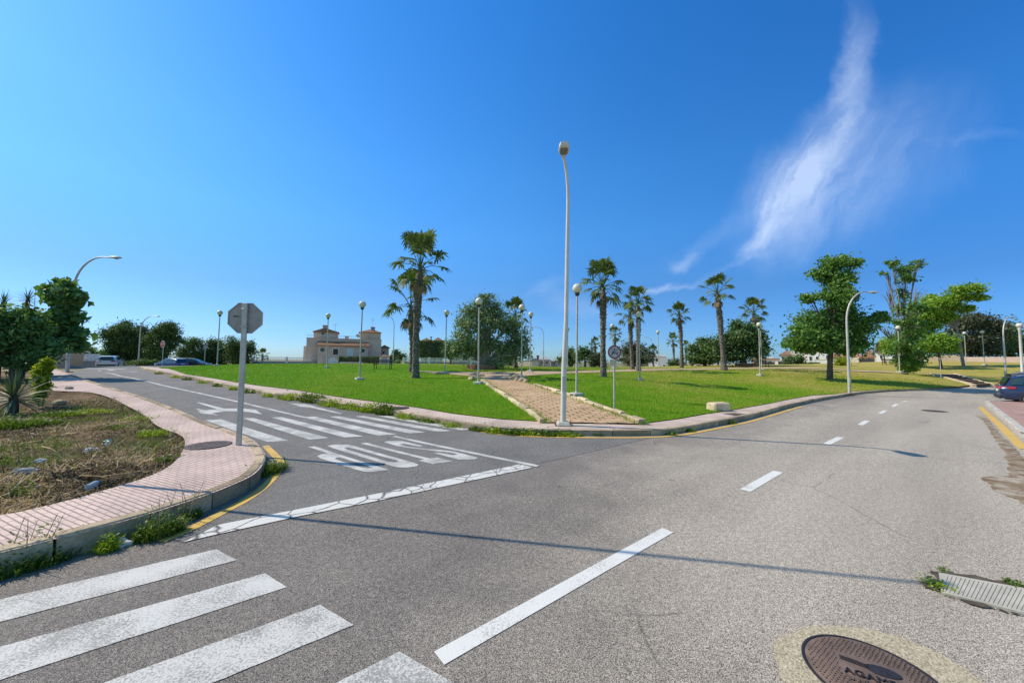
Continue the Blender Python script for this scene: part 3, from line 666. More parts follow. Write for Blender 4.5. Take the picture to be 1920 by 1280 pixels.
x,y,z=at(1764,700,34,K)
r=thing('traffic_sign','thin post with a small grey sign back near the lawn steps','traffic sign',(x,y,z),R(10)); s2=34/F
MB().tube([(0,0,0),(0,0,38*s2)],.03,8).build('post',M['galv_warm'],r); MB().prism(ci(3.2*s2,16),-.01,.01,Matrix.Translation((0,.045,35*s2))@Matrix.Rotation(R(90),4,'X')).build('sign_plate',M['sign_back'],r)
# white post with a ball cap at the right edge
x,y,z=at(1917.5,705,26,K); s2=26/F
r=thing('white_post','white post with a ringed ball cap at the right edge behind the car','post',(x,y,z)); h=(705-583)*s2+.45; 
MB().lathe([(.10,0),(.10,.3),(.075,.33),(.068,h-.55),(.1,h-.5),(.1,h-.42),(.07,h-.4)],14).build('shaft',M['white_metal'],r,40)
MB().sphere((0,0,h-.22),.17,14,10).build('cap',M['white_metal'],r,True)
# ------------------------------------------------------------------ vegetation
M['palm']=leafmat('palm_leaf',(.055,.09,.02),(.11,.155,.04),(.21,.25,.08),.3,.55)
M['palm_dead']=leafmat('dead_palm_leaf',(.13,.085,.045),(.22,.15,.08),(.30,.22,.13),.15,.8)
def m_trunk():
    t=NT('palm_trunk'); c=t.co(); s=t.scaled(c,(3,3,9)); f=t.noise(1.2,5,.75,s); v=t.vor(2.2,t.scaled(c,(3.5,3.5,3)))
    t.color(t.mix(.6,t.ramp(f,(.3,(.075,.06,.047)),(.5,(.19,.162,.132)),(.7,(.42,.385,.335))),t.ramp(v,(.1,(.34,.31,.27)),(.6,(.08,.066,.053))))); t.bump(t.math('SUBTRACT',f,v),1,.06); return t.set(.95,0,.1)
M['palm_trunk']=m_trunk()
M['bark']=plain('bark',(.115,.09,.068),.95,0,.1,.45,4,.9,12)
M['bark_grey']=plain('grey_bark',(.27,.235,.195),.95,0,.1,.35,4,.8,12)
def palm(name_label,px,pyb,pyc,pyt,pxc,d,seed,nf=34,crown=1.0,skirt=6,scatter=1.0,proto=None,pin=None):
    random.seed(seed); p=PD(px,pyb,d); x,y=p[0],p[1]; z0=T(x,y)+K
    s=d/F; c=PD(pxc,pyc,d); hz=c[2]-z0; dx=c[0]-x
    R0=(pyc-pyt)*s*1.05/ (1.0)           # reach of the crown above its centre
    r=thing('fan_palm',name_label,'palm tree',(x,y,z0),0,'fan palms in the park')
    pts=[];rad=[]; n=26; b=random.uniform(-.12,.12)
    tr=max(.16,hz*.026)
    for i in range(n):
        t=i/(n-1); pts.append((dx*(t**1.25)+b*math.sin(math.pi*t),b*.6*math.sin(math.pi*t),hz*t-.05))
        rad.append((tr*1.18*(1-t*.35)+tr*.35*math.exp(-t*14)+tr*.38*min(1,max(0,(t-.5)/.15))*(1 if t<.96 else .3)+(tr*.5*(i%2)*.28))*random.uniform(.93,1.07))
    rad[-1]*=.6
    C=np.array(pts[-1]); Q=[];rn=[];Pm=MB(); Dq=[];dr=[]; 
    # leaf-base stubs that roughen the upper trunk
    st=MB().tube(pts,rad,11,wob=.16)
    for i in range(70):
        t=random.uniform(.45,.97); k=int(t*(n-1)); a=random.random()*6.28; rr=rad[k]; q=np.array(pts[k]); e=np.array((math.cos(a),math.sin(a),.9))
        st.tube([q+np.array((math.cos(a)*rr*.3,math.sin(a)*rr*.3,0)),q+np.array((math.cos(a)*rr*.85,math.sin(a)*rr*.85,0))+e*random.uniform(.06,.17)],[.05,.02],4)
    st.build('trunk',M['palm_trunk'],r,60)
    up=np.array((0,0,1.0)); R1=R0*crown
    for i in range(nf+skirt):
        dead=i>=nf; u=i/nf
        az=i*2.39996+random.uniform(-.35,.35)
        el=R(86-128*u**1.25+random.uniform(-9,9)) if not dead else R(random.uniform(-75,-50))
        ln=R1*(.72+.28*max(0,math.sin(el)))*(random.uniform(.56,.8) if not dead else random.uniform(.5,.75))*scatter
        fr=R1*random.uniform(.36,.48)*((.82+.18*max(0,math.sin(el))) if not dead else .55)
        e=np.array((math.cos(az)*math.cos(el),math.sin(az)*math.cos(el),math.sin(el)))
        tip=C+e*ln-up*(.14*ln*math.cos(el)**2)
        mid_=C+e*ln*.5+up*.05*ln*math.cos(el)
        Pm.tube([C+e*.05,mid_,tip],[.035,.022,.014],4,False)
        fd=tip-mid_; fd/=np.linalg.norm(fd); sd_=np.cross(fd,up); sd_/=max(np.linalg.norm(sd_),1e-6); nn=np.cross(sd_,fd)
        tw=random.uniform(-.5,.5); sd2=sd_*math.cos(tw)+nn*math.sin(tw)
        base=random.random(); m=15
        for k in range(m):
            a=R(-118+236*k/(m-1)+random.uniform(-5,5)); L=fr*(1-.22*abs(a)/2.1)*random.uniform(.86,1.08)
            dirv=fd*math.cos(a)+sd2*math.sin(a); fold=nn*(.16*abs(math.sin(a)))
            w0=sd2*math.cos(a)*1.0-fd*math.sin(a); wd=w0/max(np.linalg.norm(w0),1e-6)*fr*.085
            A=tip; B=tip+(dirv+fold*.5)*L*.55; E=tip+dirv*L*random.uniform(.92,1.0)-up*L*(random.uniform(.18,.42) if not dead else .35)+fold*.2*L
            (Dq if dead else Q).append([A-wd*.25,B-wd,B+nn*.03*fr,A+wd*.1]); (Dq if dead else Q).append([A+wd*.1,B+nn*.03*fr,B+wd,A+wd*.25])
            (Dq if dead else Q).append([B-wd,E-wd*.08,E+wd*.08,B+wd])
            (dr if dead else rn).extend([min(1,max(0,base*.6+random.random()*.4))]*3)
    Pm.build('leaf_stalks',M['palm'],r)
    quads('fronds',np.array(Q),M['palm'],r,np.array(rn))
    if Dq: quads('dead_fronds',np.array(Dq),M['palm_dead'],r,np.array(dr))
    return r
palm('tallest fan palm with a shaggy trunk, on the bright green lawn left of the path',779,711,500,441,785,23.5,3,21,1.12,4,1.1)
palm('shorter fan palm close behind the tallest palm, with a few dry brown fronds',772,696,572,516,768,27.5,5,15,1.1,5,1.15)
palm('small fan palm half hidden behind the right side of the big round tree',967,696,590,560,966,34,7,17,1.15,3)
palm('fan palm with a thick shaggy trunk beside the round red-rimmed sign',1131,706,535,490,1133,24.5,9,24,1.2,4,1.05)
palm('right and taller palm of the close pair right of the sign',1197,692,567,537,1199,35,11,20,1.2,3)
palm('left and shorter palm of the close pair right of the sign',1186,692,590,562,1183,38,13,16,1.15,3)
palm('straight fan palm between the pair and the leaning palm',1278,690,590,568,1276,43,15,18,1.25,3)
palm('fan palm with a clearly leaning trunk in front of the big dark tree',1358,695,548,522,1349,37,17,18,1.35,3,1.15)
palm('fan palm rising out of the big dark tree',1419,693,585,562,1417,46,19,19,1.35,4)
palm('small distant palm above the round red-rimmed sign',1154,688,628,613,1154,70,21,18,1.2,2)
palm('tiny distant palm left of the thick-trunked palm, the taller of two',1117,684,645,632,1116,80,23,16,1.2,2)
palm('tiny distant palm left of the thick-trunked palm, the lower of two',1110,684,650,639,1110,83,25,14,1.2,2)
palm('small distant palm left of the straight palm by the white house',1264,684,640,625,1263,75,27,18,1.2,2)
palm('small distant palm half hidden behind the straight palm by the white house',1286,686,652,640,1287,72,29,16,1.2,2)
palm('low distant palm over the left end of the white house',1226,687,660,648,1225,80,31,18,1.3,2)
palm('low bushy distant palm behind the left end of the balustrade',492,676,666,656,492,88,33,18,1.5,2)
LM={ 'fig':leafmat('fig_leaf',(0.055,0.120,0.041),(0.127,0.238,0.074),(0.277,0.402,0.151),0.32,.4),
 'carob':leafmat('carob_leaf',(0.089,0.154,0.071),(0.182,0.266,0.124),(0.401,0.473,0.236),0.25,.45),
 'pine':leafmat('pine_needles',(0.039,0.077,0.029),(0.088,0.152,0.048),(0.174,0.240,0.074),0.22,.6),
 'dark':leafmat('dark_leaf',(0.044,0.086,0.034),(0.098,0.170,0.058),(0.220,0.293,0.111),0.25,.5),
 'plane':leafmat('broad_leaf',(0.061,0.132,0.032),(0.132,0.253,0.058),(0.244,0.385,0.102),0.40,.5),
 'lime':leafmat('lime_leaf',(0.115,0.214,0.030),(0.214,0.363,0.046),(0.396,0.544,0.083),.4,.5),
 'yellow':leafmat('yellow_green_leaf',(.16,.22,.015),(.30,.36,.02),(.45,.47,.04),.4,.5),
 'brown':leafmat('grey_green_dull_leaf',(.055,.066,.04),(.105,.12,.075),(.19,.21,.13),.25,.5),
 'rust':leafmat('rusty_leaf',(.10,.075,.03),(.18,.12,.05),(.25,.17,.07),.2,.6)}
def leaves(clumps,n,size,sub=14,sig=.27,up=.35,aspect=.55,seed=1,outw=.35):
    g=np.random.default_rng(seed); Q=[];rn=[]
    vol=np.array([c[3]*c[4]*c[5] for c in clumps])**.72; vol/=vol.sum()
    for (cx,cy,cz,rx,ry,rz),v in zip(clumps,vol):
        m=max(40,int(n*v)); k=max(4,int(sub*(.6+.4*len(clumps)*v)))
        d=g.normal(size=(k,3)); d/=np.linalg.norm(d,axis=1,keepdims=True); sc=d*(g.random((k,1))**.38)*.86
        w=g.integers(0,k,m); pos=sc[w]+g.normal(size=(m,3))*sig*(.6+.8*g.random((m,1)))
        P=pos*np.array((rx,ry,rz))+np.array((cx,cy,cz))
        N=g.normal(size=(m,3)); N[:,2]+=up*2; N+=pos*outw; N/=np.linalg.norm(N,axis=1,keepdims=True)
        A=np.cross(N,g.normal(size=(m,3))); A/=np.linalg.norm(A,axis=1,keepdims=True); B=np.cross(N,A)
        L=size*(.45+1.0*g.random((m,1))); W=L*aspect
        Q.append(np.stack([P-A*L*.5,P+B*W*.5+N*W*.12,P+A*L*.5,P-B*W*.5+N*W*.12],1))
        tint=g.random(k)*.5; rn.append(np.clip(tint[w]+g.random(m)*.5,0,1))
    return np.concatenate(Q),np.concatenate(rn)
def tree(name,label,cat,base,d,cl,leaf,n,size,trunk=None,tr=.18,bark='bark',group=None,sub=14,sig=.27,up=.35,aspect=.55,seed=1,branch=True,lean=None,depth=1.0,part='crown',z0=None,extra=0):
    """base: pixel of the trunk foot; cl: crown clumps (px,py,rx,ry[,depth offset in m]) measured at distance d"""
    p=PD(base[0],base[1],d); x,y=p[0],p[1]; z=T(x,y)+K if z0 is None else z0
    s=d/F; g=random.Random(seed); C=[]
    for c in cl:
        q=PD(c[0],c[1],d); dy=c[4] if len(c)>4 else g.uniform(-.5,.5)*c[2]*s*depth
        C.append((q[0]-x,dy,q[2]-z,c[2]*s,(c[2]+c[3])*.5*s*depth,c[3]*s))
    r=thing(name,label,cat,(x,y,z),0,group)
    Q,rn=leaves(C,n,size,sub,sig,up,aspect,seed); quads(part,Q,LM[leaf],r,rn)
    if trunk!=0:
        mb=MB(); lo_=min(c[2]-c[5] for c in C); fk=trunk if trunk else max(.4,lo_+.3)
        mx_=sum(c[0] for c in C)/len(C); fx=(lean if lean is not None else mx_*.25)
        tp=[(0,0,-.15),(0,0,.1),(fx*.25,0,fk*.4),(fx*.7,g.uniform(-.06,.06),fk*.75),(fx,0,fk)]
        mb.tube(tp,[tr*1.5,tr*1.12,tr,tr*.9,tr*.85],10,wob=.18)
        mb.build('trunk',M[bark],r,80)
        if branch:
            lb=MB(); top=Vector((fx,0,fk-.05))
            for c in C:
                e=Vector((c[0],c[1],c[2])); dv=e-top; m1=top+dv*.4+Vector((g.uniform(-.1,.1),g.uniform(-.1,.1),.12*dv.length)); 
                L=dv.length; r0=tr*.55*min(1,.5+L*.1)
                lb.tube([top,m1,top+dv*.75+Vector((0,0,.06*L)),e],[r0,r0*.7,r0*.45,r0*.2],6)
                for _ in range(3+extra):
                    o=Vector((g.uniform(-1,1)*c[3],g.uniform(-1,1)*c[4],g.uniform(-.5,1)*c[5]))*.8
                    t0=top+dv*g.uniform(.45,.85)+Vector((0,0,.06*L)); lb.tube([t0,t0+(e+o-t0)*.5+Vector((0,0,.08*L)),e+o],[r0*.38,r0*.24,r0*.07],5)
            lb.build('branches',M[bark],r,80)
    return r
tree('carob_tree','big round grey-green tree beside the top of the brick path','tree',(905,699),31,
 [(890,580,30,22),(925,585,28,24),(868,610,24,26),(910,612,34,30),(950,612,28,28),(975,640,22,30),(862,640,22,22),(880,652,30,22),(915,650,34,26),(955,660,28,24),(905,562,22,12),(935,680,24,10),(985,665,12,16),(850,655,12,14)],
 'carob',21000,.21,None,.42,'bark_grey',sub=13,sig=.27,seed=11,aspect=.45)
tree('broad_tree','tall irregular leafy tree behind the off-white kerbside street lamp','tree',(1556,711),29.5,
 [(1570,490,26,16),(1612,488,18,9),(1555,510,20,14),(1580,520,26,22),(1565,555,28,22),(1590,560,22,18),(1525,558,22,9),(1545,600,34,22),(1585,590,30,20),(1510,625,30,20),(1545,635,36,24),(1590,620,30,24),(1610,610,26,22),(1490,640,22,14),(1570,655,34,14),(1615,645,26,16),(1640,598,22,9),(1520,650,24,14),(1655,592,12,7)],
 'plane',24000,.25,2.2,.2,'bark',sub=17,sig=.28,up=.2,seed=12,lean=.15)
tree('sparse_tree','tall sparse thin-topped tree right of the irregular leafy tree','tree',(1697,701),36,
 [(1680,492,12,9),(1712,505,18,12),(1735,492,14,9),(1672,508,8,6),(1703,520,16,12),(1700,550,10,16),(1702,580,16,18),(1695,610,20,16),(1710,640,26,20),(1685,655,20,16),(1720,610,18,14),(1730,580,12,10),(1715,670,24,14),(1690,675,18,10)],
 'plane',8500,.24,2.6,.16,'bark_grey',sub=10,sig=.24,seed=13,extra=4)
tw=MB(); p0=PD(1697,701,36); g=random.Random(5)
tree('bare_tree','bare grey leafless tree in front of the sparse tall tree','tree',(1690,700),37.5,[(1665,545,14,20),(1735,550,16,22),(1670,620,20,16),(1735,610,20,20),(1690,600,16,24),(1712,590,14,22),(1650,612,14,8)],'rust',120,.1,1.9,.15,'bark_grey',seed=14,extra=16,part='dry_leaves')
tree('leaning_tree','bright green flat-topped tree on a slender pale trunk, leaning over to the left','tree',(1806,681),46,
 [(1822,542,16,9),(1802,546,26,13),(1780,560,28,15),(1756,576,24,15),(1738,594,20,16),(1816,558,22,10),(1792,573,30,13),(1768,592,26,15),(1748,608,20,14),(1732,625,16,18),(1745,645,14,14),(1810,578,16,8),(1785,596,18,10)],
 'lime',17000,.30,4.9,.14,'bark_grey',sub=12,sig=.24,seed=15,lean=-.6)
tree('lime_tree','low round yellow-green tree left of the leaning trunk','tree',(1764,681),44,[(1762,640,24,14),(1745,652,20,12),(1782,645,16,12),(1765,655,24,10),(1725,655,14,12)],'lime',6000,.26,None,.13,seed=16)
tree('lime_tree','bright green young tree behind the sparse tall tree trunk','tree',(1680,682),46,[(1680,640,20,16),(1672,655,16,12),(1700,650,18,14)],'lime',3500,.26,None,.12,seed=17)
tree('dark_tree','big dark grey-green tree behind the leaning trunk','tree',(1822,676),58,[(1800,612,24,20),(1830,605,28,18),(1855,620,26,22),(1810,645,30,22),(1840,650,32,20),(1785,640,20,22)],'brown',15000,.36,None,.3,sub=13,seed=18)
tree('dark_tree','dark spreading tree at the far right edge','tree',(1888,676),60,[(1880,622,24,20),(1900,635,22,24),(1878,652,30,18),(1910,655,20,18),(1935,640,26,26)],'dark',11000,.36,None,.3,sub=13,seed=19)
tree('fig_tree','big dark spreading tree with a palm rising out of it','tree',(1396,689),44,
 [(1400,612,24,16),(1420,630,18,22),(1385,632,26,20),(1360,645,24,18),(1410,655,28,20),(1375,665,30,16),(1345,655,18,16),(1425,650,14,18),(1395,640,24,20)],'dark',16000,.30,None,.35,sub=13,seed=20,group=None)
tree('round_tree','lower dark green tree left of the leaning palm','tree',(1322,689),48,[(1320,645,18,14),(1305,660,18,14),(1335,658,20,16),(1320,672,26,12),(1298,672,12,10)],'dark',7500,.30,None,.22,sub=11,seed=21)
tree('round_tree','dark purple-brown round tree behind the pair of palms','tree',(1192,688),56,[(1190,658,22,18),(1175,668,16,14),(1208,668,16,14),(1192,675,26,10)],'brown',6500,.30,None,.2,seed=22)
tree('round_tree','small dark tree left of the thick-trunked palm','tree',(1097,689),58,[(1096,658,12,10),(1088,668,12,10),(1106,668,12,10)],'dark',3500,.28,None,.18,seed=23)
tree('round_tree','dark bushy tree right behind the tall white street lamp','tree',(1068,688),62,[(1068,662,12,10),(1060,674,14,10),(1075,676,12,10)],'dark',3000,.28,None,.18,seed=24)
tree('brown_bush','brown-purple bush at the foot of the thick-trunked palm','bush',(1123,693),46,[(1118,672,12,10),(1130,678,12,12),(1112,682,10,8)],'brown',2600,.24,0,seed=25)
tree('round_bush','dark round bush right of the white house','bush',(1268,690),62,[(1268,681,10,8),(1260,683,8,6),(1276,683,8,6)],'dark',1800,.26,0,seed=26)
tree('round_bush','dark bush in front of the cream house at the right','bush',(1496,686),58,[(1492,672,12,8),(1480,677,10,8),(1504,674,10,9)],'dark',2200,.28,0,seed=27)
tree('yellow_bush','yellow-green bush beside the trunk of the tall leafy tree','bush',(1577,687),48,[(1576,679,9,8),(1570,682,7,6),(1585,678,8,8)],'yellow',1500,.2,0,seed=28)
tree('yellow_bush','bright yellow-green bush at the foot of the sparse tall tree','bush',(1700,700),36,[(1698,684,9,9),(1705,690,10,9),(1692,692,7,6)],'lime',2600,.2,0,seed=29)
tree('rusty_tree','small rusty-leaved tree on thin stems before the long pale wall','tree',(1659,686),54,[(1655,648,12,8),(1648,655,9,7),(1665,654,10,8)],'rust',1500,.22,None,.08,seed=30)
# pines at the left
GP='pines behind the left road'
def pine(label,base,d,cl,n,seed,**k): tree('pine_tree',label,'tree',base,d,cl,'pine',n,.36,None,.25,group=GP,sub=16,sig=.25,seed=seed,aspect=.34,**k)
pine('left pine of the near dark pine group',(233,688),60,[(222,622,20,15),(212,642,16,20),(236,640,24,20),(222,665,24,16),(240,618,16,12),(205,665,10,14)],15000,31)
pine('middle pine of the near dark pine group, behind the curved lamp',(268,688),63,[(258,620,20,18),(268,642,22,22),(262,666,28,16),(282,628,14,16),(250,655,20,20)],15000,32)
pine('right pine of the near dark pine group, leaning right',(310,688),59,[(312,618,20,15),(296,632,20,20),(318,642,15,18),(305,658,22,16),(288,666,18,16),(302,620,16,14)],14000,33,lean=-.4)
pine('leftmost pine of the farther pine group',(362,686),72,[(362,645,18,14),(348,660,16,16),(374,662,18,16),(360,675,24,10)],10000,34)
pine('middle pine of the farther pine group',(402,686),74,[(402,650,20,15),(390,668,20,14),(416,662,18,16),(402,677,24,9)],10000,35)
pine('rightmost pine of the farther pine group, behind the octagonal sign',(446,686),72,[(445,645,20,15),(430,662,18,16),(456,662,18,18),(464,648,10,14),(446,676,26,10)],11000,36)
tree('round_tree','small leafy tree behind the grey wall at the far left','tree',(163,684),58,[(163,656,10,8),(155,662,8,7),(172,662,8,7)],'fig',1800,.26,None,.12,seed=37)
tree('round_tree','low tree between the white fence and the near pine group','tree',(188,686),58,[(187,668,12,10),(196,674,14,8),(180,674,9,8)],'fig',2600,.26,None,.12,seed=38)
tree('hedge_bush','low hedge bushes beside the white car under the pines','bush',(243,687),54,[(228,680,12,5),(250,681,14,5),(275,680,16,7),(292,681,10,6)],'dark',2200,.24,0,seed=39)
# clipped ficus trees and dark crown behind the balustrade
def boxcrown(name,label,cat,cx,cy,w_,h_,d,leaf,n,size,dep=2.2,base=684,trunk=True,seed=1):
    p=PD(cx,base,d); s=d/F; z=T(p[0],p[1])+K; g=np.random.default_rng(seed); c=PD(cx,cy,d); zc=c[2]-z
    r=thing(name,label,cat,(p[0],p[1],z)); W,Hh=w_*s/2,h_*s/2
    P=g.uniform(-1,1,(n,3)); ax=g.integers(0,3,n); sg=np.where(g.random(n)<.5,-1,1)*(1-.14*g.random(n)**2); P[np.arange(n),ax]=sg
    P*=np.array((W,dep/2,Hh)); P+=g.normal(size=P.shape)*.06; P[:,2]+=zc
    Nn=g.normal(size=(n,3)); Nn/=np.linalg.norm(Nn,axis=1,keepdims=True); A=np.cross(Nn,g.normal(size=(n,3))); A/=np.linalg.norm(A,axis=1,keepdims=True); B=np.cross(Nn,A); L=size*(.6+.8*g.random((n,1)))
    quads('foliage',np.stack([P-A*L*.5,P+B*L*.3,P+A*L*.5,P-B*L*.3],1),LM[leaf],r)
    MB().box((0,0,zc),(W*1.8,dep*.88,Hh*1.8),bev=.2).build('inner_twigs',M['bark'],r)
    if trunk: 
        t=MB()
        for k in (-.5,.1,.6): t.tube([(W*k,0,0),(W*k*1.1,0,zc-Hh+.2)],[.12,.1],8)
        t.build('trunk',M['bark'],r)
    return r
boxcrown('clipped_tree','row of box-clipped dark green trees behind the white balustrade','tree',811,655,48,32,72,'dark',7000,.26,2.6,684,seed=41)
tree('round_tree','dark green tree right behind the box-clipped trees','tree',(845,684),66,[(842,650,10,14),(850,660,10,12),(838,662,10,10)],'dark',3500,.26,None,.15,seed=42)
tree('round_tree','dark shrubby tree between the twin villa and the white balustrade','tree',(748,684),82,[(745,662,10,7),(738,670,8,7),(754,668,9,8)],'dark',2600,.3,None,.15,seed=43)
tree('round_bush','grey-green shrub at the left end of the white balustrade','bush',(746,686),70,[(746,680,6,6),(741,683,5,4)],'carob',900,.2,0,seed=44)
tree('round_tree','dark green tree under the right half of the big round tree, by the balustrade end','tree',(945,685),62,[(945,672,14,8),(958,668,12,7)],'dark',2200,.26,None,.15,seed=45)
# ------------------------------------------------------------------ left corner planting
tree('fig_tree','large-leaved fig tree at the left in front of the grey street lamp','tree',(84,712),19,
 [(112,545,22,14),(95,565,22,14),(128,560,16,16),(105,590,26,14),(120,590,16,14),(88,620,30,16),(115,625,22,16),(60,630,26,18),(130,645,12,12),(95,645,30,12),(140,555,12,8),(70,640,20,14),(108,530,12,7)],
 'fig',5600,.33,1.1,.17,'bark',sub=18,sig=.33,up=.15,seed=51,aspect=.7,z0=None)
tree('dense_shrub','dense dark leafy shrub tree at the far left edge','tree',(30,712),17,
 [(20,600,30,22),(-10,600,30,30),(45,615,24,22),(10,640,40,26),(50,650,30,24),(-20,650,40,30),(30,675,40,16),(60,670,18,14),(-60,630,40,40)],'fig',12500,.24,None,.2,'bark',sub=16,sig=.32,up=.15,seed=52,aspect=.5)
def spiky(name,label,cat,loc,n,L,mat,w_=.05,trunk=0,tr=.1,seed=1,elmin=-25,group=None,sc=1.0,rz=None):
    g=random.Random(seed); r=thing(name,label,cat,loc,0,group); Q=[];rn=[]
    for i in range(n):
        az=i*2.4+g.uniform(-.3,.3); u=i/n; el=R(82-(82-elmin)*u+g.uniform(-9,9)); l=L*g.uniform(.75,1.08)
        e=np.array((math.cos(az)*math.cos(el),math.sin(az)*math.cos(el),math.sin(el))); sd_=np.cross(e,(0,0,1)); sd_/=np.linalg.norm(sd_)+1e-6; nn=np.cross(sd_,e)
        b=np.array((0,0,trunk+.05+.15*L*(1-u)*.5)); dr=np.array((0,0,-1))*l*.18*math.cos(el)**2
        p0=b+e*.04; p1=b+e*l*.45-dr*-.2; p2=b+e*l+dr; w1=sd_*w_*.5; k=g.random()
        Q+= [[p0-w1*.7,p1-w1,p1+nn*w_*.25,p0+nn*w_*.15],[p0+nn*w_*.15,p1+nn*w_*.25,p1+w1,p0+w1*.7],[p1-w1,p2-w1*.06,p2+w1*.06,p1+nn*w_*.25],[p1+nn*w_*.25,p2-w1*.06,p2+w1*.06,p1+w1]]; rn+=[k]*4
    quads('leaves',np.array(Q),mat,r,np.array(rn))
    if trunk>0: MB().tube([(0,0,-.1),(0,0,trunk*.5),(0,0,trunk+.12)],[tr*1.2,tr,tr*.9],9,wob=.3).build('stem',M['bark'],r,80)
    return r
M['yucca']=leafmat('yucca_leaf',(.05,.085,.04),(.10,.15,.075),(.2,.25,.15),.12,.4)
x,y,z=at(24,772,None,KL)
spiky('yucca','spiky yucca with long grey-green blade leaves at the front left of the weedy plot','plant',(x,y,z),80,.84,M['yucca'],.05,.26,.09,seed=61,elmin=-35)
for px,py,L,sd_,lb in ((6,572,.72,62,'spiky yucca head at the left edge above the dense shrub'),(52,566,.62,63,'spiky yucca head sticking up left of the fig tree crown')):
    p=PD(px,py,17.5); zt=T(p[0],p[1])+.1; spiky('tall_yucca',lb,'plant',(p[0],p[1],zt),44,L,M['yucca'],.035,p[2]-zt,.08,seed=sd_,elmin=-30)
x,y,z=at(76,760,None,KL)
r=thing('spurge_plant','bright yellow-green upright leafy plant in front of the dark fig trunk','plant',(x,y,z)); s2=math.hypot(x,y)*.82/F
Q,rn=leaves([(0,0,.95,.20,.2,.32),(-.05,.05,.6,.17,.17,.25),(.06,0,1.2,.13,.13,.16),(.02,-.05,.3,.12,.12,.18)],1300,.16,9,.3,.5,.35,64); quads('leaves',Q,LM['yellow'],r,rn)
st=MB()
for k in range(7): a=k*.9; st.tube([(.04*math.cos(a),.04*math.sin(a),-.03),(.1*math.cos(a),.1*math.sin(a),.6),(.14*math.cos(a),.14*math.sin(a),1.15)],[.014,.012,.006],5)
st.build('stems',LM['lime'],r)
# ------------------------------------------------------------------ houses, walls, benches
def m_wall(name,c,var=.12): return plain(name,c,.92,0,.15,var,.7,.3,14)
M['w_pink']=m_wall('pink_beige_render',(.64,.48,.40)); M['w_cream']=m_wall('cream_render',(.66,.58,.44)); M['w_white']=m_wall('white_render',(.74,.72,.68),.07)
M['w_grey']=m_wall('grey_render',(.36,.34,.33)); M['w_salmon']=m_wall('salmon_render',(.64,.44,.33)); M['w_tan']=m_wall('tan_render',(.47,.36,.26))
def m_tile(name,c1,c2):
    t=NT(name); c=t.co(); w=t.n('ShaderNodeTexWave'); w.bands_direction='X'; w.inputs['Scale'].default_value=1.4; w.inputs['Distortion'].default_value=.4; t.l(c,w.inputs['Vector'])
    t.color(t.mix(t.math('MULTIPLY',t.noise(1.6,4,.7,c),1.0),t.mix(w.outputs['Fac'],c1,c2),(.20,.12,.08))); t.bump(w.outputs['Fac'],.8,.06); return t.set(.9,0,.15)
M['tile']=m_tile('terracotta_tiles',(.30,.15,.085),(.52,.29,.17)); M['tile_brown']=m_tile('brown_tiles',(.20,.12,.08),(.34,.21,.14)); M['tile_pink']=m_tile('pink_tiles',(.45,.23,.16),(.60,.36,.26))
M['glass']=plain('dark_window_glass',(.03,.035,.04),.12,0,.6); M['shutter']=plain('brown_shutter',(.07,.045,.035),.6); M['door_white']=plain('white_door',(.62,.64,.67),.5,0,.3,.06); M['meter_door']=plain('grey_blue_door',(.30,.36,.46),.5,0,.3,.1)
M['dark_fence']=plain('dark_fence_panel',(.055,.058,.07),.6,.2,.3,.2); M['wood']=plain('weathered_wood',(.16,.11,.07),.85,0,.2,.3,6); M['rust']=plain('red_brown_brick',(.25,.12,.08),.9,0,.1,.3,3)
M['rail']=plain('white_railing',(.78,.78,.77),.5,0,.3,.05)
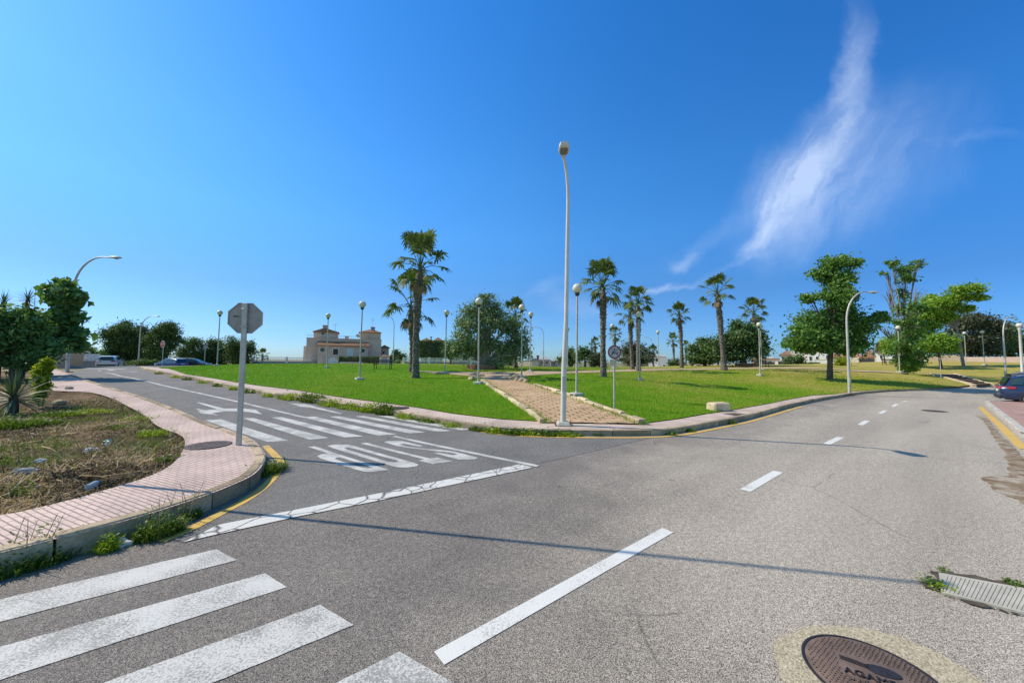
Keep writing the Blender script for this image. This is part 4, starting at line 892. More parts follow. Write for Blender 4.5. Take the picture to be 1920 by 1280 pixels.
class Ho:
    def __init__(s,name,label,cat,pxc,pyb,d,group=None):
        s.d=d; s.s=d/F; s.px=pxc; p=PD(pxc,pyb,d); s.y=p[1]; s.z=p[2]; s.x0=p[0]; s.al=math.atan2(p[0],p[1]); s.r=thing(name,label,cat,(p[0],p[1],p[2]),-s.al,group); s.pyb=pyb
    def X(s,px):                          # along the facade, which is turned to face down its own line of sight
        r=ray(px,s.pyb); q=r[0]/r[1]; return (q*s.y-s.x0)/(math.cos(s.al)+q*math.sin(s.al))
    def Z(s,px,py):
        r=ray(px,py); return (s.y-s.X(px)*math.sin(s.al))/r[1]*r[2]+CAMH-s.z
    def box(s,name,x0,x1,yt,yb,mat,y0=0,y1=5,par=None,bev=0,down=.0):
        xm=(x0+x1)/2; zt,zb=s.Z(xm,yt),s.Z(xm,yb)-down
        return MB().box(((s.X(x0)+s.X(x1))/2,(y0+y1)/2,(zt+zb)/2),(abs(s.X(x1)-s.X(x0)),y1-y0,zt-zb),bev=bev).build(name,M[mat],par or s.r)
    def win(s,x0,x1,yt,yb,mat='glass',y=0,name='window',frame='w_white',par=None):
        f=s.box(name,x0,x1,yt,yb,frame,y-.06,y-.003,par); s.box('pane',x0+(x1-x0)*.1,x1-(x1-x0)*.1,yt+(yb-yt)*.1,yb-(yb-yt)*.08,mat,y-.09,y-.0605,f); return f
    def roof(s,x0,x1,ye,ya,mat,y0=-.4,y1=5.4,hip=.3,par=None,ridge=None,xa=None,name='roof'):
        """hip roof: eave line ye, ridge ya; hip = share of the half width the ridge ends pull in (0 gable front)"""
        X0,X1=s.X(x0),s.X(x1); ze=s.Z((x0+x1)/2,ye); za=s.Z((x0+x1)/2,ya); xm=s.X(xa) if xa else (X0+X1)/2; t=.12; dy=(y1-y0)*hip
        v=[(X0,y0,ze),(X1,y0,ze),(X1,y1,ze),(X0,y1,ze),(xm,y0+dy,za),(xm,y1-dy,za),(X0,y0,ze-t),(X1,y0,ze-t),(X1,y1,ze-t),(X0,y1,ze-t)]
        f=[(0,1,4),(1,2,5,4),(2,3,5),(3,0,4,5),(6,9,8,7),(0,6,7,1),(1,7,8,2),(2,8,9,3),(3,9,6,0)]
        return MB().add(v,f).build(name,M[mat],par or s.r)
    def disc(s,name,px,py,rpx,mat,y=-.02,th=.05,par=None):
        xf=Matrix.Translation((s.X(px),y,s.Z(px,py)))@Matrix.Rotation(R(90),4,'X'); return MB().prism([(rpx*s.s*math.cos(k*.2618),rpx*s.s*math.sin(k*.2618)) for k in range(24)],-th/2,th/2,xf).build(name,M[mat],par or s.r)
    def aerial(s,px,yt,yb,y=2,name='aerial'):
        zb,zt=s.Z(px,yb),s.Z(px,yt); m=MB().tube([(s.X(px),y,zb),(s.X(px),y,zt)],.03,5)
        for k,(dz,w_) in enumerate(((.05,.55),(.3,.4),(.55,.3))): m.tube([(s.X(px)-w_,y,zt-dz),(s.X(px)+w_,y,zt-dz+.1)],.022,4)
        return m.build(name,M['galv'],s.r)
    def chimney(s,x0,x1,yt,yb,mat='w_salmon',y=2,par=None):
        c=s.box('chimney',x0,x1,yt+1.2,yb,mat,y,y+.9,par); s.box('chimney_cap',x0-.8,x1+.8,yt,yt+1.2,'tile',y-.1,y+1,c); return c
h=Ho('twin_villa','pink-beige villa with two tile-roofed towers and a roof terrace between them','house',655,684.5,82)
h.box('wall',573,714,635.5,684.5,'w_pink',0,9,down=.8); h.box('parapet',572.4,714.6,634.6,636.2,'w_pink',-.12,.12)
h.box('side_wing',567,573,648,684.5,'w_cream',1,7,down=.8)
pr=h.box('porch',596,689,648,684.5,'w_pink',-1.6,-.003,down=.8)
rf=MB(); x0,x1=h.X(594),h.X(690.5); za,zb=h.Z(640,640.2),h.Z(640,648); rf.add([(x0,-2.0,zb),(x1,-2.0,zb),(x1,-.01,za),(x0,-.01,za),(x0,-2.0,zb-.14),(x1,-2.0,zb-.14),(x1,-.01,za-.14),(x0,-.01,za-.14)],[(0,1,2,3),(7,6,5,4),(0,4,5,1),(1,5,6,2),(3,7,4,0),(2,6,7,3)]); rf.build('porch_roof',M['tile'],h.r)
for px,py in ((604.5,656),(679,657.5)):
    f=h.disc('round_window',px,py,4.6,'w_white',-1.62,.05); h.disc('pane',px,py,3.8,'glass',-1.66,.04,f)
h.win(623,634.5,653,666,'shutter',-1.6); h.win(650,662,653,670,'door_white',-1.6,'french_door')
t=h.box('tower',585,631,621,635.5,'w_salmon',1,6.5); rr=h.roof(583,633.5,621.3,614,'tile',.7,6.8,.0,xa=606,par=None,name='tower_roof'); h.win(599,607,622.5,627.5,'glass',1,par=None)
h.chimney(601.5,610,608,615,par=rr)
t2=h.box('tower',673,713,621.5,636,'w_salmon',1,6.5); r2=h.roof(671.5,714.5,622,615.3,'tile',.7,6.8,.3,xa=695,name='tower_roof'); h.chimney(694.5,702,611.5,619,'w_grey',par=r2)
h.chimney(645,652,629.5,636,'w_pink',.5)
rl=MB()
for k in range(26): xx=h.X(574)+(h.X(672)-h.X(574))*k/25; rl.box((xx,.02,h.Z(640,634.6)+.28),(.05,.05,.56))
rl.box(((h.X(574)+h.X(672))/2,.02,h.Z(640,634.6)+.58),(h.X(672)-h.X(574)+.1,.08,.06)); rl.build('terrace_railing',M['rail'],h.r)
dsh=MB().lathe([(.01,.0),(.25,.03),(.42,.11),(.43,.13),(.25,.05),(.01,.02)],16); o=dsh.build('satellite_dish',M['w_cream'],h.r); o.location=(h.X(669),-.2,h.Z(669,630)); o.rotation_euler=(R(62),0,R(20))
h.aerial(626,605.5,622); h.aerial(697.5,596,613)
an=h.box('side_annex',714,730,651,684.5,'w_tan',2,8,down=.8); h.roof(713,732,651,645.5,'tile_brown',1.7,8.3,.25,name='annex_roof'); h.win(717,722.5,657,664,'glass',2)
def balustrade(name,label,x0,x1,ytop,ybal,yb,d,posts,baluster=.28,base='w_grey',pm='w_white'):
    h=Ho(name,label,'fence',(x0+x1)/2,yb,d); h.box('base_wall',x0,x1,ybal,yb,base,-.1,.12,down=.7)
    h.box('top_rail',x0,x1,ytop,ytop+.09/h.s,'w_white',-.1,.1)
    xx=h.X(x0)+.2; b=MB(); zb,zt=h.Z((x0+x1)/2,ybal),h.Z((x0+x1)/2,ytop)-.088
    hh=zt-zb; k=0
    while xx<h.X(x1)-.1:
        b.lathe([(.05,0),(.05,hh*.06),(.035,hh*.12),(.075,hh*.35),(.045,hh*.65),(.035,hh*.85),(.05,hh*.95),(.05,hh)],6,(xx,0,zb)); xx+=baluster
    b.build('balusters',M['w_white'],h.r)
    for px in posts: MB().box((h.X(px),0,(h.Z(px,yb)-.5+h.Z(px,ytop-1.2))/2),(.38,.36,h.Z(px,ytop-1.2)-h.Z(px,yb)+.5),bev=.03).build('post',M[pm],h.r)
    return h
balustrade('balustrade_wall','white balustrade on a grey base, left of the twin villa',474,600,669.8,677,684.5,76,[474.5,537,599],.30)
balustrade('balustrade_wall','long white balustrade on a low grey wall behind the palms and the big round tree',757,953,671,679,684.5,70,[757,805,846,883,952],.26)
h=Ho('garden_gate','white round-topped gate in front of the twin villa','gate',624,685,76)
n=12; pts=[(h.X(614.5),h.Z(614.5,685)-.3)]+[(h.X(624)+ (h.X(633.5)-h.X(624))*math.cos(math.pi-k*math.pi/n), h.Z(624,678)+(h.Z(624,670)-h.Z(624,678))*math.sin(math.pi*k/n)) for k in range(n+1)]+[(h.X(633.5),h.Z(633.5,685)-.3)]
MB().prism(pts[::-1],-.05,.05,Matrix.Rotation(R(90),4,'X')).build('gate_panel',M['door_white'],h.r)
for px in (613.3,635): MB().box((h.X(px),0,h.Z(px,676)-.3),(.3,.3,h.Z(px,670)-h.Z(px,685)+.6),bev=.02).build('gate_post',M['w_cream'],h.r)
h=Ho('garden_wall','low cream wall under the clipped hedge of the twin villa','wall',673,685,76); h.box('wall',637,709,678.5,685,'w_cream',-.1,.12,down=.6)
boxcrown('hedge','long dark clipped hedge in front of the twin villa','hedge',673,674,72,10.5,76.6,'dark',5200,.2,.9,684.5,False,seed=71)
boxcrown('hedge','short dark hedge right of the tile-capped meter kiosk','hedge',737,677,11,14,77,'dark',1200,.2,.9,684.5,False,seed=72)
h=Ho('meter_kiosk','tile-capped white kiosk with a grey-blue door, right of the clipped hedge','kiosk',720.5,685,75)
h.box('wall',711,730,667.5,685,'w_white',0,1.2,down=.5); h.roof(709,732,667.7,664.5,'tile_pink',-.25,1.45,.3); h.box('door',714.5,725.5,671,684,'meter_door',-.05,-.003)
h=Ho('villa','villa with two low hipped tile roofs behind the clipped trees','house',810,684,92)
h.box('wall',789,830,638.5,684,'w_cream',0,7,down=.6); h.roof(787.5,810,639,632,'tile_brown',-.5,7,.35); h.roof(810.2,831.5,639,631,'tile_brown',-.5,7,.35); h.win(795,802,662,674); h.win(815,822,662,674); h.chimney(806,808.5,630,636)
h=Ho('bungalow','cream bungalow with a dark porch behind the balustrade','house',876,684,78)
h.box('wall',848,906,655.5,684,'w_cream',0,7,down=.6); h.roof(846,908,656,649,'tile_brown',-.6,7.5,.35); h.win(853,860,663,676,'glass'); h.win(866,877,663,677,'shutter'); h.win(886,896,663,676,'glass'); h.box('porch_pillar',862,865,658,684,'w_white',-1.0,-.6,down=.6)
h=Ho('shed','small grey shed with a pitched roof at the right end of the white balustrade','shed',957,685,68); h.box('wall',951,963,668,685,'w_grey',0,2.5,down=.5); h.roof(950,964,668.2,663,'w_grey',-.2,2.7,0); h.box('door',954.5,959.5,672,685,'shutter',-.05,-.003)
h=Ho('cottage','cream gabled cottage with a brick chimney, right of the big round tree','house',1012,686,95)
h.box('wall',997,1010,675.5,686,'w_cream',0,5,down=.5); h.roof(996,1011,675.6,671,'w_grey',-.3,5.3,0); h.box('rear_wing',1010.1,1032,674,686,'w_pink',.6,6,down=.5); h.roof(1009,1033,674.2,668,'w_grey',.3,6.3,.3); h.chimney(1006,1010.5,665.5,675,'rust',3); h.win(1014,1019,677,682); h.win(1023,1028,677,682); h.aerial(1018,659,668)
h=Ho('cottage','low grey-roofed house left of the tall white street lamp','house',1044,686,100)
h.box('wall',1033,1055,676.5,686,'w_pink',0,6,down=.5); h.roof(1032,1056,676.7,671.5,'w_grey',-.3,6.3,.3); h.win(1038,1041,679,683); h.win(1047,1050,679,683)
h=Ho('garden_wall','pale cream wall behind the small trees near the round sign','wall',1135,689,66); h.box('wall',1083,1216,680,689,'w_cream',0,.2,down=.6); [h.box('pillar',p-1.5,p+1.5,678.8,689,'w_white',-.08,.28,down=.6) for p in (1084,1110,1150,1190,1215)]
h=Ho('white_house','white flat-roofed house with a bright cube front, right of the pair of palms','house',1240,690,84)
h.box('wall',1216,1249,667.5,690,'w_white',2,9,down=.6); h.box('roof_slab',1214,1250.5,664.8,667.5,'w_white',1.5,9.5); h.box('front_cube',1236,1252.5,671,690,'w_white',-2.5,1.99,down=.6); h.box('side_wing',1252.6,1263.5,673,690,'w_grey',-1.5,5,down=.6); h.win(1220,1227,671,678,y=2); h.win(1229,1234,671,678,y=2); h.win(1256,1260,676,682,y=-1.5); h.win(1243,1247,683,689.5,'shutter',-2.5,'door')
h=Ho('garden_wall','pinkish low wall with white pillars in front of the dark round trees','wall',1312,690,62); h.box('wall',1284,1342,683.5,690,'w_salmon',0,.2,down=.6); [h.box('pillar',p-1.6,p+1.6,681.5,690,'w_white',-.1,.3,down=.6) for p in (1285,1304,1322,1341)]
h=Ho('brick_planter','red-brown brick planter wall under the big dark tree','planter',1399,689,43); h.box('wall',1378,1421,681.5,689,'rust',0,.3,down=.5); h.box('coping',1377.5,1421.5,680.7,681.5,'w_tan',-.04,.34)
h=Ho('terraced_houses','low cream terraced houses with a terracotta roof edge, right of the dark tree','house',1435,690,90)
h.box('wall',1408,1462,673,690,'w_cream',0,7,down=.6); h.box('roof_edge',1407,1463,671.5,673.8,'tile_pink',-.3,7.2); h.box('roof_room',1425,1436,667.5,671.5,'w_white',2,5); h.box('roof_room',1443,1450,668.5,671.5,'w_white',2,5)
for p in (1413,1422,1440,1452): h.win(p,p+4.5,677,683)
h.aerial(1450,655,668.5)
h=Ho('boundary_fence','dark panel fence with a white gate post, right of the big dark tree','fence',1455,689,74)
h.box('fence_panel',1429,1453,679,689,'dark_fence',0,.08,down=.4); h.box('gate_post',1453.2,1458.5,677,689,'w_white',-.1,.2,down=.4); h.box('base_wall',1458.6,1482,686,689,'w_white',0,.2,down=.5); h.box('fence_panel',1459.5,1480,677.5,686,'dark_fence',.03,.1); h.box('gate_post',1480.2,1484,676.5,689,'w_white',-.1,.25,down=.4)
h=Ho('hip_roofed_house','white house with a brown hipped roof, left of the tall cream block','house',1472,689,84)
h.box('wall',1463.5,1482,665,689,'w_white',0,7,down=.6); h.roof(1460.5,1485,665.3,655,'tile_brown',-.7,7.7,.4,xa=1478); h.win(1466,1470,669,675); h.win(1474,1478,669,675)
h=Ho('cream_block','big cream house block with a terrace front behind the tall leafy tree','house',1530,688,80)
h.box('wall',1482.5,1545,648,688,'w_cream',1,10,down=.6); h.box('parapet',1481.8,1545.7,645.8,648,'w_white',.8,10.2); h.box('terrace_front',1513,1549,663,688,'w_white',-3,.99,down=.6); h.box('side_wing',1549.1,1592,668,688,'w_cream',-1,8,down=.6); h.roof(1548,1594,668.2,660,'tile_pink',-1.5,8.4,.3)
for a,b,c,e,y in ((1490,1496,655,663,1),(1501,1507,655,663,1),(1518,1523,668,676,-3),(1530,1535,668,676,-3),(1555,1560,672,680,-1),(1572,1577,672,680,-1)): h.win(a,b,c,e,y=y)
h=Ho('garden_wall','white garden wall behind the trunk of the tall leafy tree','wall',1553,687,66); h.box('wall',1527,1578,674.5,687,'w_white',0,.2,down=.6); h.box('coping',1526.6,1578.4,673.6,674.5,'w_cream',-.05,.25); h.box('pillar',1577,1580,672.5,687,'w_cream',-.1,.3,down=.6)
boxcrown('hedge','low dark clipped hedge left of the trunk of the tall leafy tree','hedge',1514,683.5,40,7,64,'dark',2600,.18,.8,687,False,seed=73)
h=Ho('pink_house','salmon gabled house with a dark panel fence, right of the tall leafy tree','house',1620,686,74)
h.box('wall',1600,1642,668,686,'w_salmon',0,8,down=.6); h.roof(1597,1620,668.2,658,'tile_pink',-.6,8,.3); h.roof(1617,1645,668.3,654,'tile_pink',-.9,8.4,0); h.win(1606,1611,672,679); h.win(1627,1633,671,678)
h=Ho('boundary_fence','dark slatted fence between cream pillars in front of the salmon house','fence',1617,684,62)
h.box('base_wall',1594,1642,681,684,'w_cream',0,.2,down=.5); h.box('fence_panel',1610,1641,672.5,681,'dark_fence',.05,.12); h.box('wall',1595,1609,670,681,'w_cream',.02,.18); h.box('pillar',1608.6,1611,669,684,'w_cream',-.08,.28,down=.4); h.box('pillar',1640.5,1643,670,684,'w_cream',-.08,.28,down=.4)
h=Ho('white_house','long pale house wall behind the rusty little tree','house',1666,681,66); h.box('wall',1643.5,1690,661,681,'w_white',0,7,down=.7); h.box('roof_slab',1642.5,1691,659.3,661,'w_grey',-.4,7.3); h.win(1650,1655,666,672); h.win(1674,1679,666,672); h.aerial(1648,646,659)
h=Ho('garden_wall','tan garden wall with a cream end under the dark trees at the right','wall',1760,676,58); h.box('wall',1737.5,1800,666,676,'w_tan',0,.2,down=.8); h.box('cream_end',1716,1737,661.5,676,'w_cream',-.05,.25,down=.8); h.box('wall',1800.2,1925,669,678,'w_pink',.05,.25,down=.8)
h=Ho('tiled_house','beige house with a tiled roof and dark green awning behind the fig tree','house',70,690,36)
h.box('wall',5,104,601,690,'w_tan',0,5,down=.8); h.roof(0,107,601.5,586,'tile',-.6,5.6,.35,xa=60); h.box('awning_box',60,74,587,610,'door_green' if 'door_green' in M else 'dark_fence',-1.2,-.1); h.win(84,92,625,645); h.win(40,50,625,645)
x,y=h.X(55),-.5
aer=MB().tube([(x,1,h.Z(55,592)),(x,1,h.Z(55,537))],.025,5)
for k,(z0,z1) in enumerate(((537,537.5),(541,543))): aer.tube([(h.X(55),1,h.Z(55,z0)),(h.X(84),1.2,h.Z(84,z1))],.018,4)
for p in (57,63,69,75,81): aer.tube([(h.X(p),.6,h.Z(p,540)),(h.X(p),1.6,h.Z(p,540))],.012,4)
aer.build('aerial',M['galv'],h.r)
h=Ho('boundary_wall','grey rendered wall with a brick-red panel and white balustrade end, left of the road','wall',137,690,43)
h.box('wall',90,128,660,690,'w_grey',0,.25,down=.8); h.box('brick_panel',128.1,156,660.5,690,'w_tan',.02,.27,down=.8); h.box('low_wall',156.1,185,676.5,690,'w_grey',0,.25,down=.8)
wf=MB()
for k in range(12): wf.box((h.X(157.5)+(h.X(184)-h.X(157.5))*k/11,.1,(h.Z(170,664.5)+h.Z(170,676.5))/2),(.09,.06,h.Z(170,664.5)-h.Z(170,676.5)))
wf.box(((h.X(157)+h.X(185))/2,.1,h.Z(170,664)),(h.X(185)-h.X(157),.12,.1)); wf.build('white_railing',M['rail'],h.r)
aw=MB(); a=(h.X(124),h.Z(124,646)); b=(h.X(168),h.Z(168,660)); aw.add([(a[0],.5,a[1]),(b[0],.5,b[1]),(b[0],3.5,b[1]),(a[0],3.5,a[1]),(a[0],.5,a[1]-.1),(b[0],.5,b[1]-.1),(b[0],3.5,b[1]-.1),(a[0],3.5,a[1]-.1)],[(0,1,2,3),(7,6,5,4),(0,4,5,1),(1,5,6,2),(2,6,7,3),(3,7,4,0)]); aw.build('lean_to_roof',M['door_white'],h.r)
for p in (126,166): MB().tube([(h.X(p),.7,0),(h.X(p),.7,h.Z(p,646 if p<130 else 660)-.1)],.05,6).build('roof_post',M['galv'],h.r)
h=Ho('low_wall','long low dark stone wall at the crest of the left road','wall',205,688.5,41); h.box('wall',130,285,685.6,690,'w_grey',0,.3,down=.8)
# benches
def bench(label,px,py,wpx,d,proto=None):
    p=PD(px,py,d); z=T(p[0],p[1])+K; L=wpx*d/F
    if proto is None:
        r=thing('park_bench',label,'bench',(p[0],p[1],z),0,'park benches')
        b=MB()
        for k in range(4): b.box((0,-.18+.12*k,.45),(1.7,.10,.04),bev=.01)
        b.build('seat',M['wood'],r)
        b=MB()
        for k in range(2): b.box((0,.27,.62+.13*k),(1.7,.03,.10),bev=.01)
        b.build('backrest',M['wood'],r)
        for sx in (-1,1):
            l=MB(); xx=sx*.72
            l.tube([(xx,-.26,-.05),(xx,-.2,.2),(xx,-.22,.43)],.035,6); l.tube([(xx,.28,-.05),(xx,.22,.25),(xx,.25,.5),(xx,.29,.82)],.035,6); l.box((xx,0,.41),(.06,.5,.035)); l.tube([(xx,-.24,.43),(xx,-.25,.63),(xx,.0,.66),(xx,.26,.62)],.03,6)
            l.build('end_frame',M['dark_metal'],r)
    else: r=copy_tree(proto); r.location=(p[0],p[1],z); tag(r,label)
    r.scale=(L/1.7,1,1); return r
b0=bench('wooden park bench on the lawn in front of the right tower of the twin villa',718,694.5,34,30)
bench('park bench in the shade right of the big round tree',931,697,28,33,b0); bench('dark park bench in front of the big dark tree, by two globe lamps',1426,691,30,41,b0); bench('park bench in front of the long pale house wall',1671,684,30,50,b0)
# steps down through the right bank
ps=GL([(1750,702.5),(1831,724.5)],K); pe=GL([(1787,702.5),(1857,722.5)],K)
r=thing('garden_steps','shallow garden steps between pale stone edgings on the right bank','steps',(ps[1][0],ps[1][1],T(*ps[1])+K))
ox,oy,oz=r.location
tm=MB(); n=7
for k in range(n):
    f0,f1=k/n,(k+1)/n; q=[(ps[1][0]+(ps[0][0]-ps[1][0])*f,ps[1][1]+(ps[0][1]-ps[1][1])*f) for f in (f0,f1)]; q2=[(pe[1][0]+(pe[0][0]-pe[1][0])*f,pe[1][1]+(pe[0][1]-pe[1][1])*f) for f in (f0,f1)]
    z1=T(*q[1])+K-oz+.06; 
    v=[(a[0]-ox,a[1]-oy,zz) for zz in (z1-.4,z1) for a in (q[0],q2[0],q2[1],q[1])]; tm.add(v,[(3,2,1,0),(4,5,6,7),(0,1,5,4),(1,2,6,5),(2,3,7,6),(3,0,4,7)])
M['steps']=plain('dark_earth_steps',(.14,.095,.06),.95,0,.1,.35,3); tm.build('treads',M['steps'],r)
for A,B,sd_ in ((ps[1],ps[0],-1),(pe[1],pe[0],1)):
    e=MB(); v=[]; d_=Vector((B[0]-A[0],B[1]-A[1])).normalized(); nn=Vector((-d_.y,d_.x))*.14*(1 if sd_<0 else -1)
    P_=[(A[0]+(B[0]-A[0])*k/6,A[1]+(B[1]-A[1])*k/6) for k in range(7)]
    for p in P_:
        z1=T(*p)+K-oz+.16
        for (dx,dy,zz) in ((0,0,z1-.5),(0,0,z1),(nn.x*1.6,nn.y*1.6,z1),(nn.x*1.6,nn.y*1.6,z1-.5)): v.append((p[0]+dx-ox,p[1]+dy-oy,zz))
    f=[(i*4+j,i*4+(j+1)%4,(i+1)*4+(j+1)%4,(i+1)*4+j) for i in range(6) for j in range(4)]+[(3,2,1,0),(24,25,26,27)]
    e.add(v,f).build('edging',M['kerb_pale'],r)
# ring planter round the carob
x,y,z=at(905,702,31,K); MB_=MB().lathe([(1.0,-.1),(1.0,.34),(1.05,.38),(1.3,.38),(1.34,.33),(1.36,-.1)],26); o=MB_.build('tree_ring',M['rust'],None,50,(x,y,z)); tag(o,'low brown stone ring wall around the foot of the big round tree','planter')
def rock(g,s,sub=2):
    bm=__import__('bmesh').new(); __import__('bmesh').ops.create_icosphere(bm,subdivisions=sub,radius=1)
    sc=Vector((s*g.uniform(.7,1.2),s*g.uniform(.7,1.2),s*g.uniform(.5,.8)))
    off=[Vector((g.gauss(0,1),g.gauss(0,1),g.gauss(0,1))).normalized() for _ in range(9)]
    for v in bm.verts:
        k=1.0
        for o_ in off: k=min(k, .78/max(.2,v.co.dot(o_)) if v.co.dot(o_)>.5 else k)
        v.co=Vector((v.co.x*sc.x*k,v.co.y*sc.y*k,v.co.z*sc.z*k))
    me=bpy.data.meshes.new('stone'); bm.to_mesh(me); bm.free(); return me
g=random.Random(77)
for px,py,s_ in ((884,713,.30),(892,710,.22),(900,706,.28),(890,703,.2),(961,706,.3),(966,712,.36),(973,714,.26),(980,716,.3),(959,711,.22),(818,702,.26),(986,717,.2)):
    me=rock(g,s_); me.materials.append(M['kerb_pale']); x,y,z=at(px,py,None,K); o=link('rubble_stone',me,None,(x,y,z+s_*.25)); o.rotation_euler=(0,0,g.random()*6); tag(o,'rough pale stone lying at the top of the brick path','stone','rubble stones at the top of the brick path')
x,y,z=at(1347,769,None,K); o=MB().box((0,0,.12),(.72,.42,.30),bev=.045,taper=.96).build('stone_block',M['kerb_pale'],None,None,(x,y,z)); o.rotation_euler=(0,0,R(18)); tag(o,'pale square stone block lying at the lawn edge by the kerb','stone block')
hm=MB(); v=[];f=[]; n=24; g=random.Random(3)
for k in range(n):
    a=R(1.5+9*k/(n-1)); d_=1500; hh=(9+5*math.sin(k*.5)+3*math.sin(k*1.3+1)+g.uniform(-1,1))*math.sin(math.pi*k/(n-1))**.5
    for dd,zz in ((0,-2),(150,hh*.8),(350,hh),(700,-2)): v.append(((d_+dd)*math.sin(a),(d_+dd)*math.cos(a),zz))
for k in range(n-1):
    for j in range(3): f.append((k*4+j,(k+1)*4+j,(k+1)*4+j+1,k*4+j+1))
M['hill']=plain('far_hill',(.10,.12,.10),1,0,0,.2,.01); tag(hm.add(v,f).build('hills',M['hill'],None,True),kind='structure')
# ------------------------------------------------------------------ cars
def carpaint(name,c):
    t=NT(name); t.color(c); t.b.inputs['Coat Weight'].default_value=.6; t.b.inputs['Coat Roughness'].default_value=.06; return t.set(.35,.25,.5)
M['tyre']=plain('tyre_rubber',(.025,.025,.026),.85,0,.2); M['rim']=plain('alloy_rim',(.45,.45,.46),.3,.8,.5); M['car_glass']=plain('car_glass',(.02,.045,.045),.05,0,.9,.1); M['lamp_red']=plain('red_lamp_lens',(.55,.02,.025),.15,0,.7,.1); M['lamp_clear']=plain('clear_lamp_lens',(.6,.6,.6),.1,0,.8,.1); M['plastic']=plain('black_plastic',(.03,.03,.032),.6); M['plate']=plain('number_plate',(.7,.7,.66),.4)
def car(label,loc,rz,paint,proto=None,scale=1.0):
    if proto is not None:
        r=copy_tree(proto); r.location=loc; r.rotation_euler=(0,0,rz); tag(r,label); r.scale=(scale,)*3
        for ch in r.children:
            if ch.name.split('.')[0]=='body': ch.data=ch.data.copy(); ch.data.materials[0]=paint
            if ch.name.split('.')[0]=='roof': ch.data=ch.data.copy(); ch.data.materials[0]=paint
        return r
    r=thing('parked_car',label,'car',loc,rz,'parked cars')
    st=[(-2.30,.44,.78,.70),(-2.27,.34,.90,.78),(-2.12,.27,.96,.85),(-1.8,.23,.98,.885),(-.9,.20,.96,.9),(.5,.20,.94,.9),(1.2,.2,.93,.895),(1.75,.21,.86,.885),(2.1,.24,.76,.83),(2.28,.32,.66,.74),(2.34,.42,.6,.62)]
    v=[];f=[]
    for x,lo_,hi,w_ in st:
        half=[(0,lo_),(w_*.8,lo_),(w_*.97,lo_+.1),(w_,lo_+(hi-lo_)*.45),(w_*.985,lo_+(hi-lo_)*.72),(w_*.95,hi-.04),(w_*.86,hi),(0,hi+.035)]
        ring=half+[(-a,b) for a,b in half[-2:0:-1]]
        v+=[(x,a,b) for a,b in ring]
    n=14
    for i in range(len(st)-1):
        for k in range(n): f.append((i*n+k,(i+1)*n+k,(i+1)*n+(k+1)%n,i*n+(k+1)%n))
    f+=[tuple(range(n)),tuple(range(len(st)*n-1,len(st)*n-n-1,-1))]
    MB().add(v,f).build('body',paint,r,45)
    gs=[(-2.14,.80,.95,-1.92,.60,1.36),(-1.6,.82,.96,-1.5,.635,1.455),(-.4,.83,.95,-.4,.65,1.485),(.5,.82,.94,.2,.63,1.465),(1.35,.78,.92,.5,.59,1.41)]
    v=[];f=[]
    for xb,wb,zb,xt,wt,zt in gs:
        ring=[(xb,wb,zb-.03),((xb+xt)/2,(wb+wt)/2+.03,(zb+zt)/2),(xt,wt+.02,zt-.045),(xt,wt-.07,zt),(xt,0,zt+.018)]; ring+=[(a,-b,c) for a,b,c in ring[-2::-1]]; v+=ring
    n=9
    for i in range(len(gs)-1):
        for k in range(n-1): f.append((i*n+k,(i+1)*n+k,(i+1)*n+k+1,i*n+k+1))
    f+=[tuple(range(n-1,-1,-1))[::-1],tuple(range((len(gs)-1)*n,len(gs)*n))[::-1]]
    MB().add(v,f).build('roof',paint,r,35)
    def lerp(a,b,t): return tuple(a[k]+(b[k]-a[k])*t for k in range(3))
    def panel(name,A,B,C,D,push):   # A,B bottom; C,D top (clockwise); pushed outwards
        P=[Vector(q)+Vector(push) for q in (A,B,C,D)]; nrm=(P[1]-P[0]).cross(P[3]-P[0]).normalized()*.006
        mb=MB().add([tuple(q-nrm) for q in P]+[tuple(q+nrm) for q in P],[(3,2,1,0),(4,5,6,7),(0,1,5,4),(1,2,6,5),(2,3,7,6),(3,0,4,7)]); return mb.build(name,M['car_glass'],r)
    for sy in (-1,1):
        q=lambda g,t: ((g[0]+(g[3]-g[0])*t), sy*(g[1]+(g[4]+.02-g[1])*t+.03*math.sin(math.pi*t)), g[2]+(g[5]-.045-g[2])*t)
        for i,j,a,b in ((0,1,.25,.95),(1,2,.04,.96),(2,3,.04,.96),(3,4,.04,.5)):
            A,B=lerp(q(gs[i],.14),q(gs[j],.14),a),lerp(q(gs[i],.14),q(gs[j],.14),b); C,D=lerp(q(gs[i],.92),q(gs[j],.92),b),lerp(q(gs[i],.92),q(gs[j],.92),a)
            panel('side_window',A,B,C,D,(0,sy*.022,.004))
        MB().tube([(-1.75,sy*.60,1.45),(-1.6,sy*.60,1.50),(-.3,sy*.61,1.535),(.2,sy*.60,1.505),(.3,sy*.59,1.47)],.018,6).build('roof_rail',M['rim'],r)
        t=MB(); t.add([(x,sy*y,z) for x,y,z in [(-2.30,.36,.80),(-2.29,.70,.79),(-2.05,.868,.80),(-1.82,.885,.83),(-1.82,.87,.90),(-2.08,.845,.93),(-2.24,.74,.93),(-2.25,.4,.92)]]+[(x+.07,sy*(y-.09),z) for x,y,z in [(-2.30,.36,.80),(-2.29,.70,.79),(-2.05,.868,.80),(-1.82,.885,.83),(-1.82,.87,.90),(-2.08,.845,.93),(-2.24,.74,.93),(-2.25,.4,.92)]],[tuple(range(8)) if sy<0 else tuple(range(7,-1,-1))]+[((k,k+8,(k+1)%8+8,(k+1)%8) if sy<0 else (k,(k+1)%8,(k+1)%8+8,k+8)) for k in range(8)])
        o=t.build('tail_light',M['lamp_red'],r); o.scale=(1.012,1.02,1)
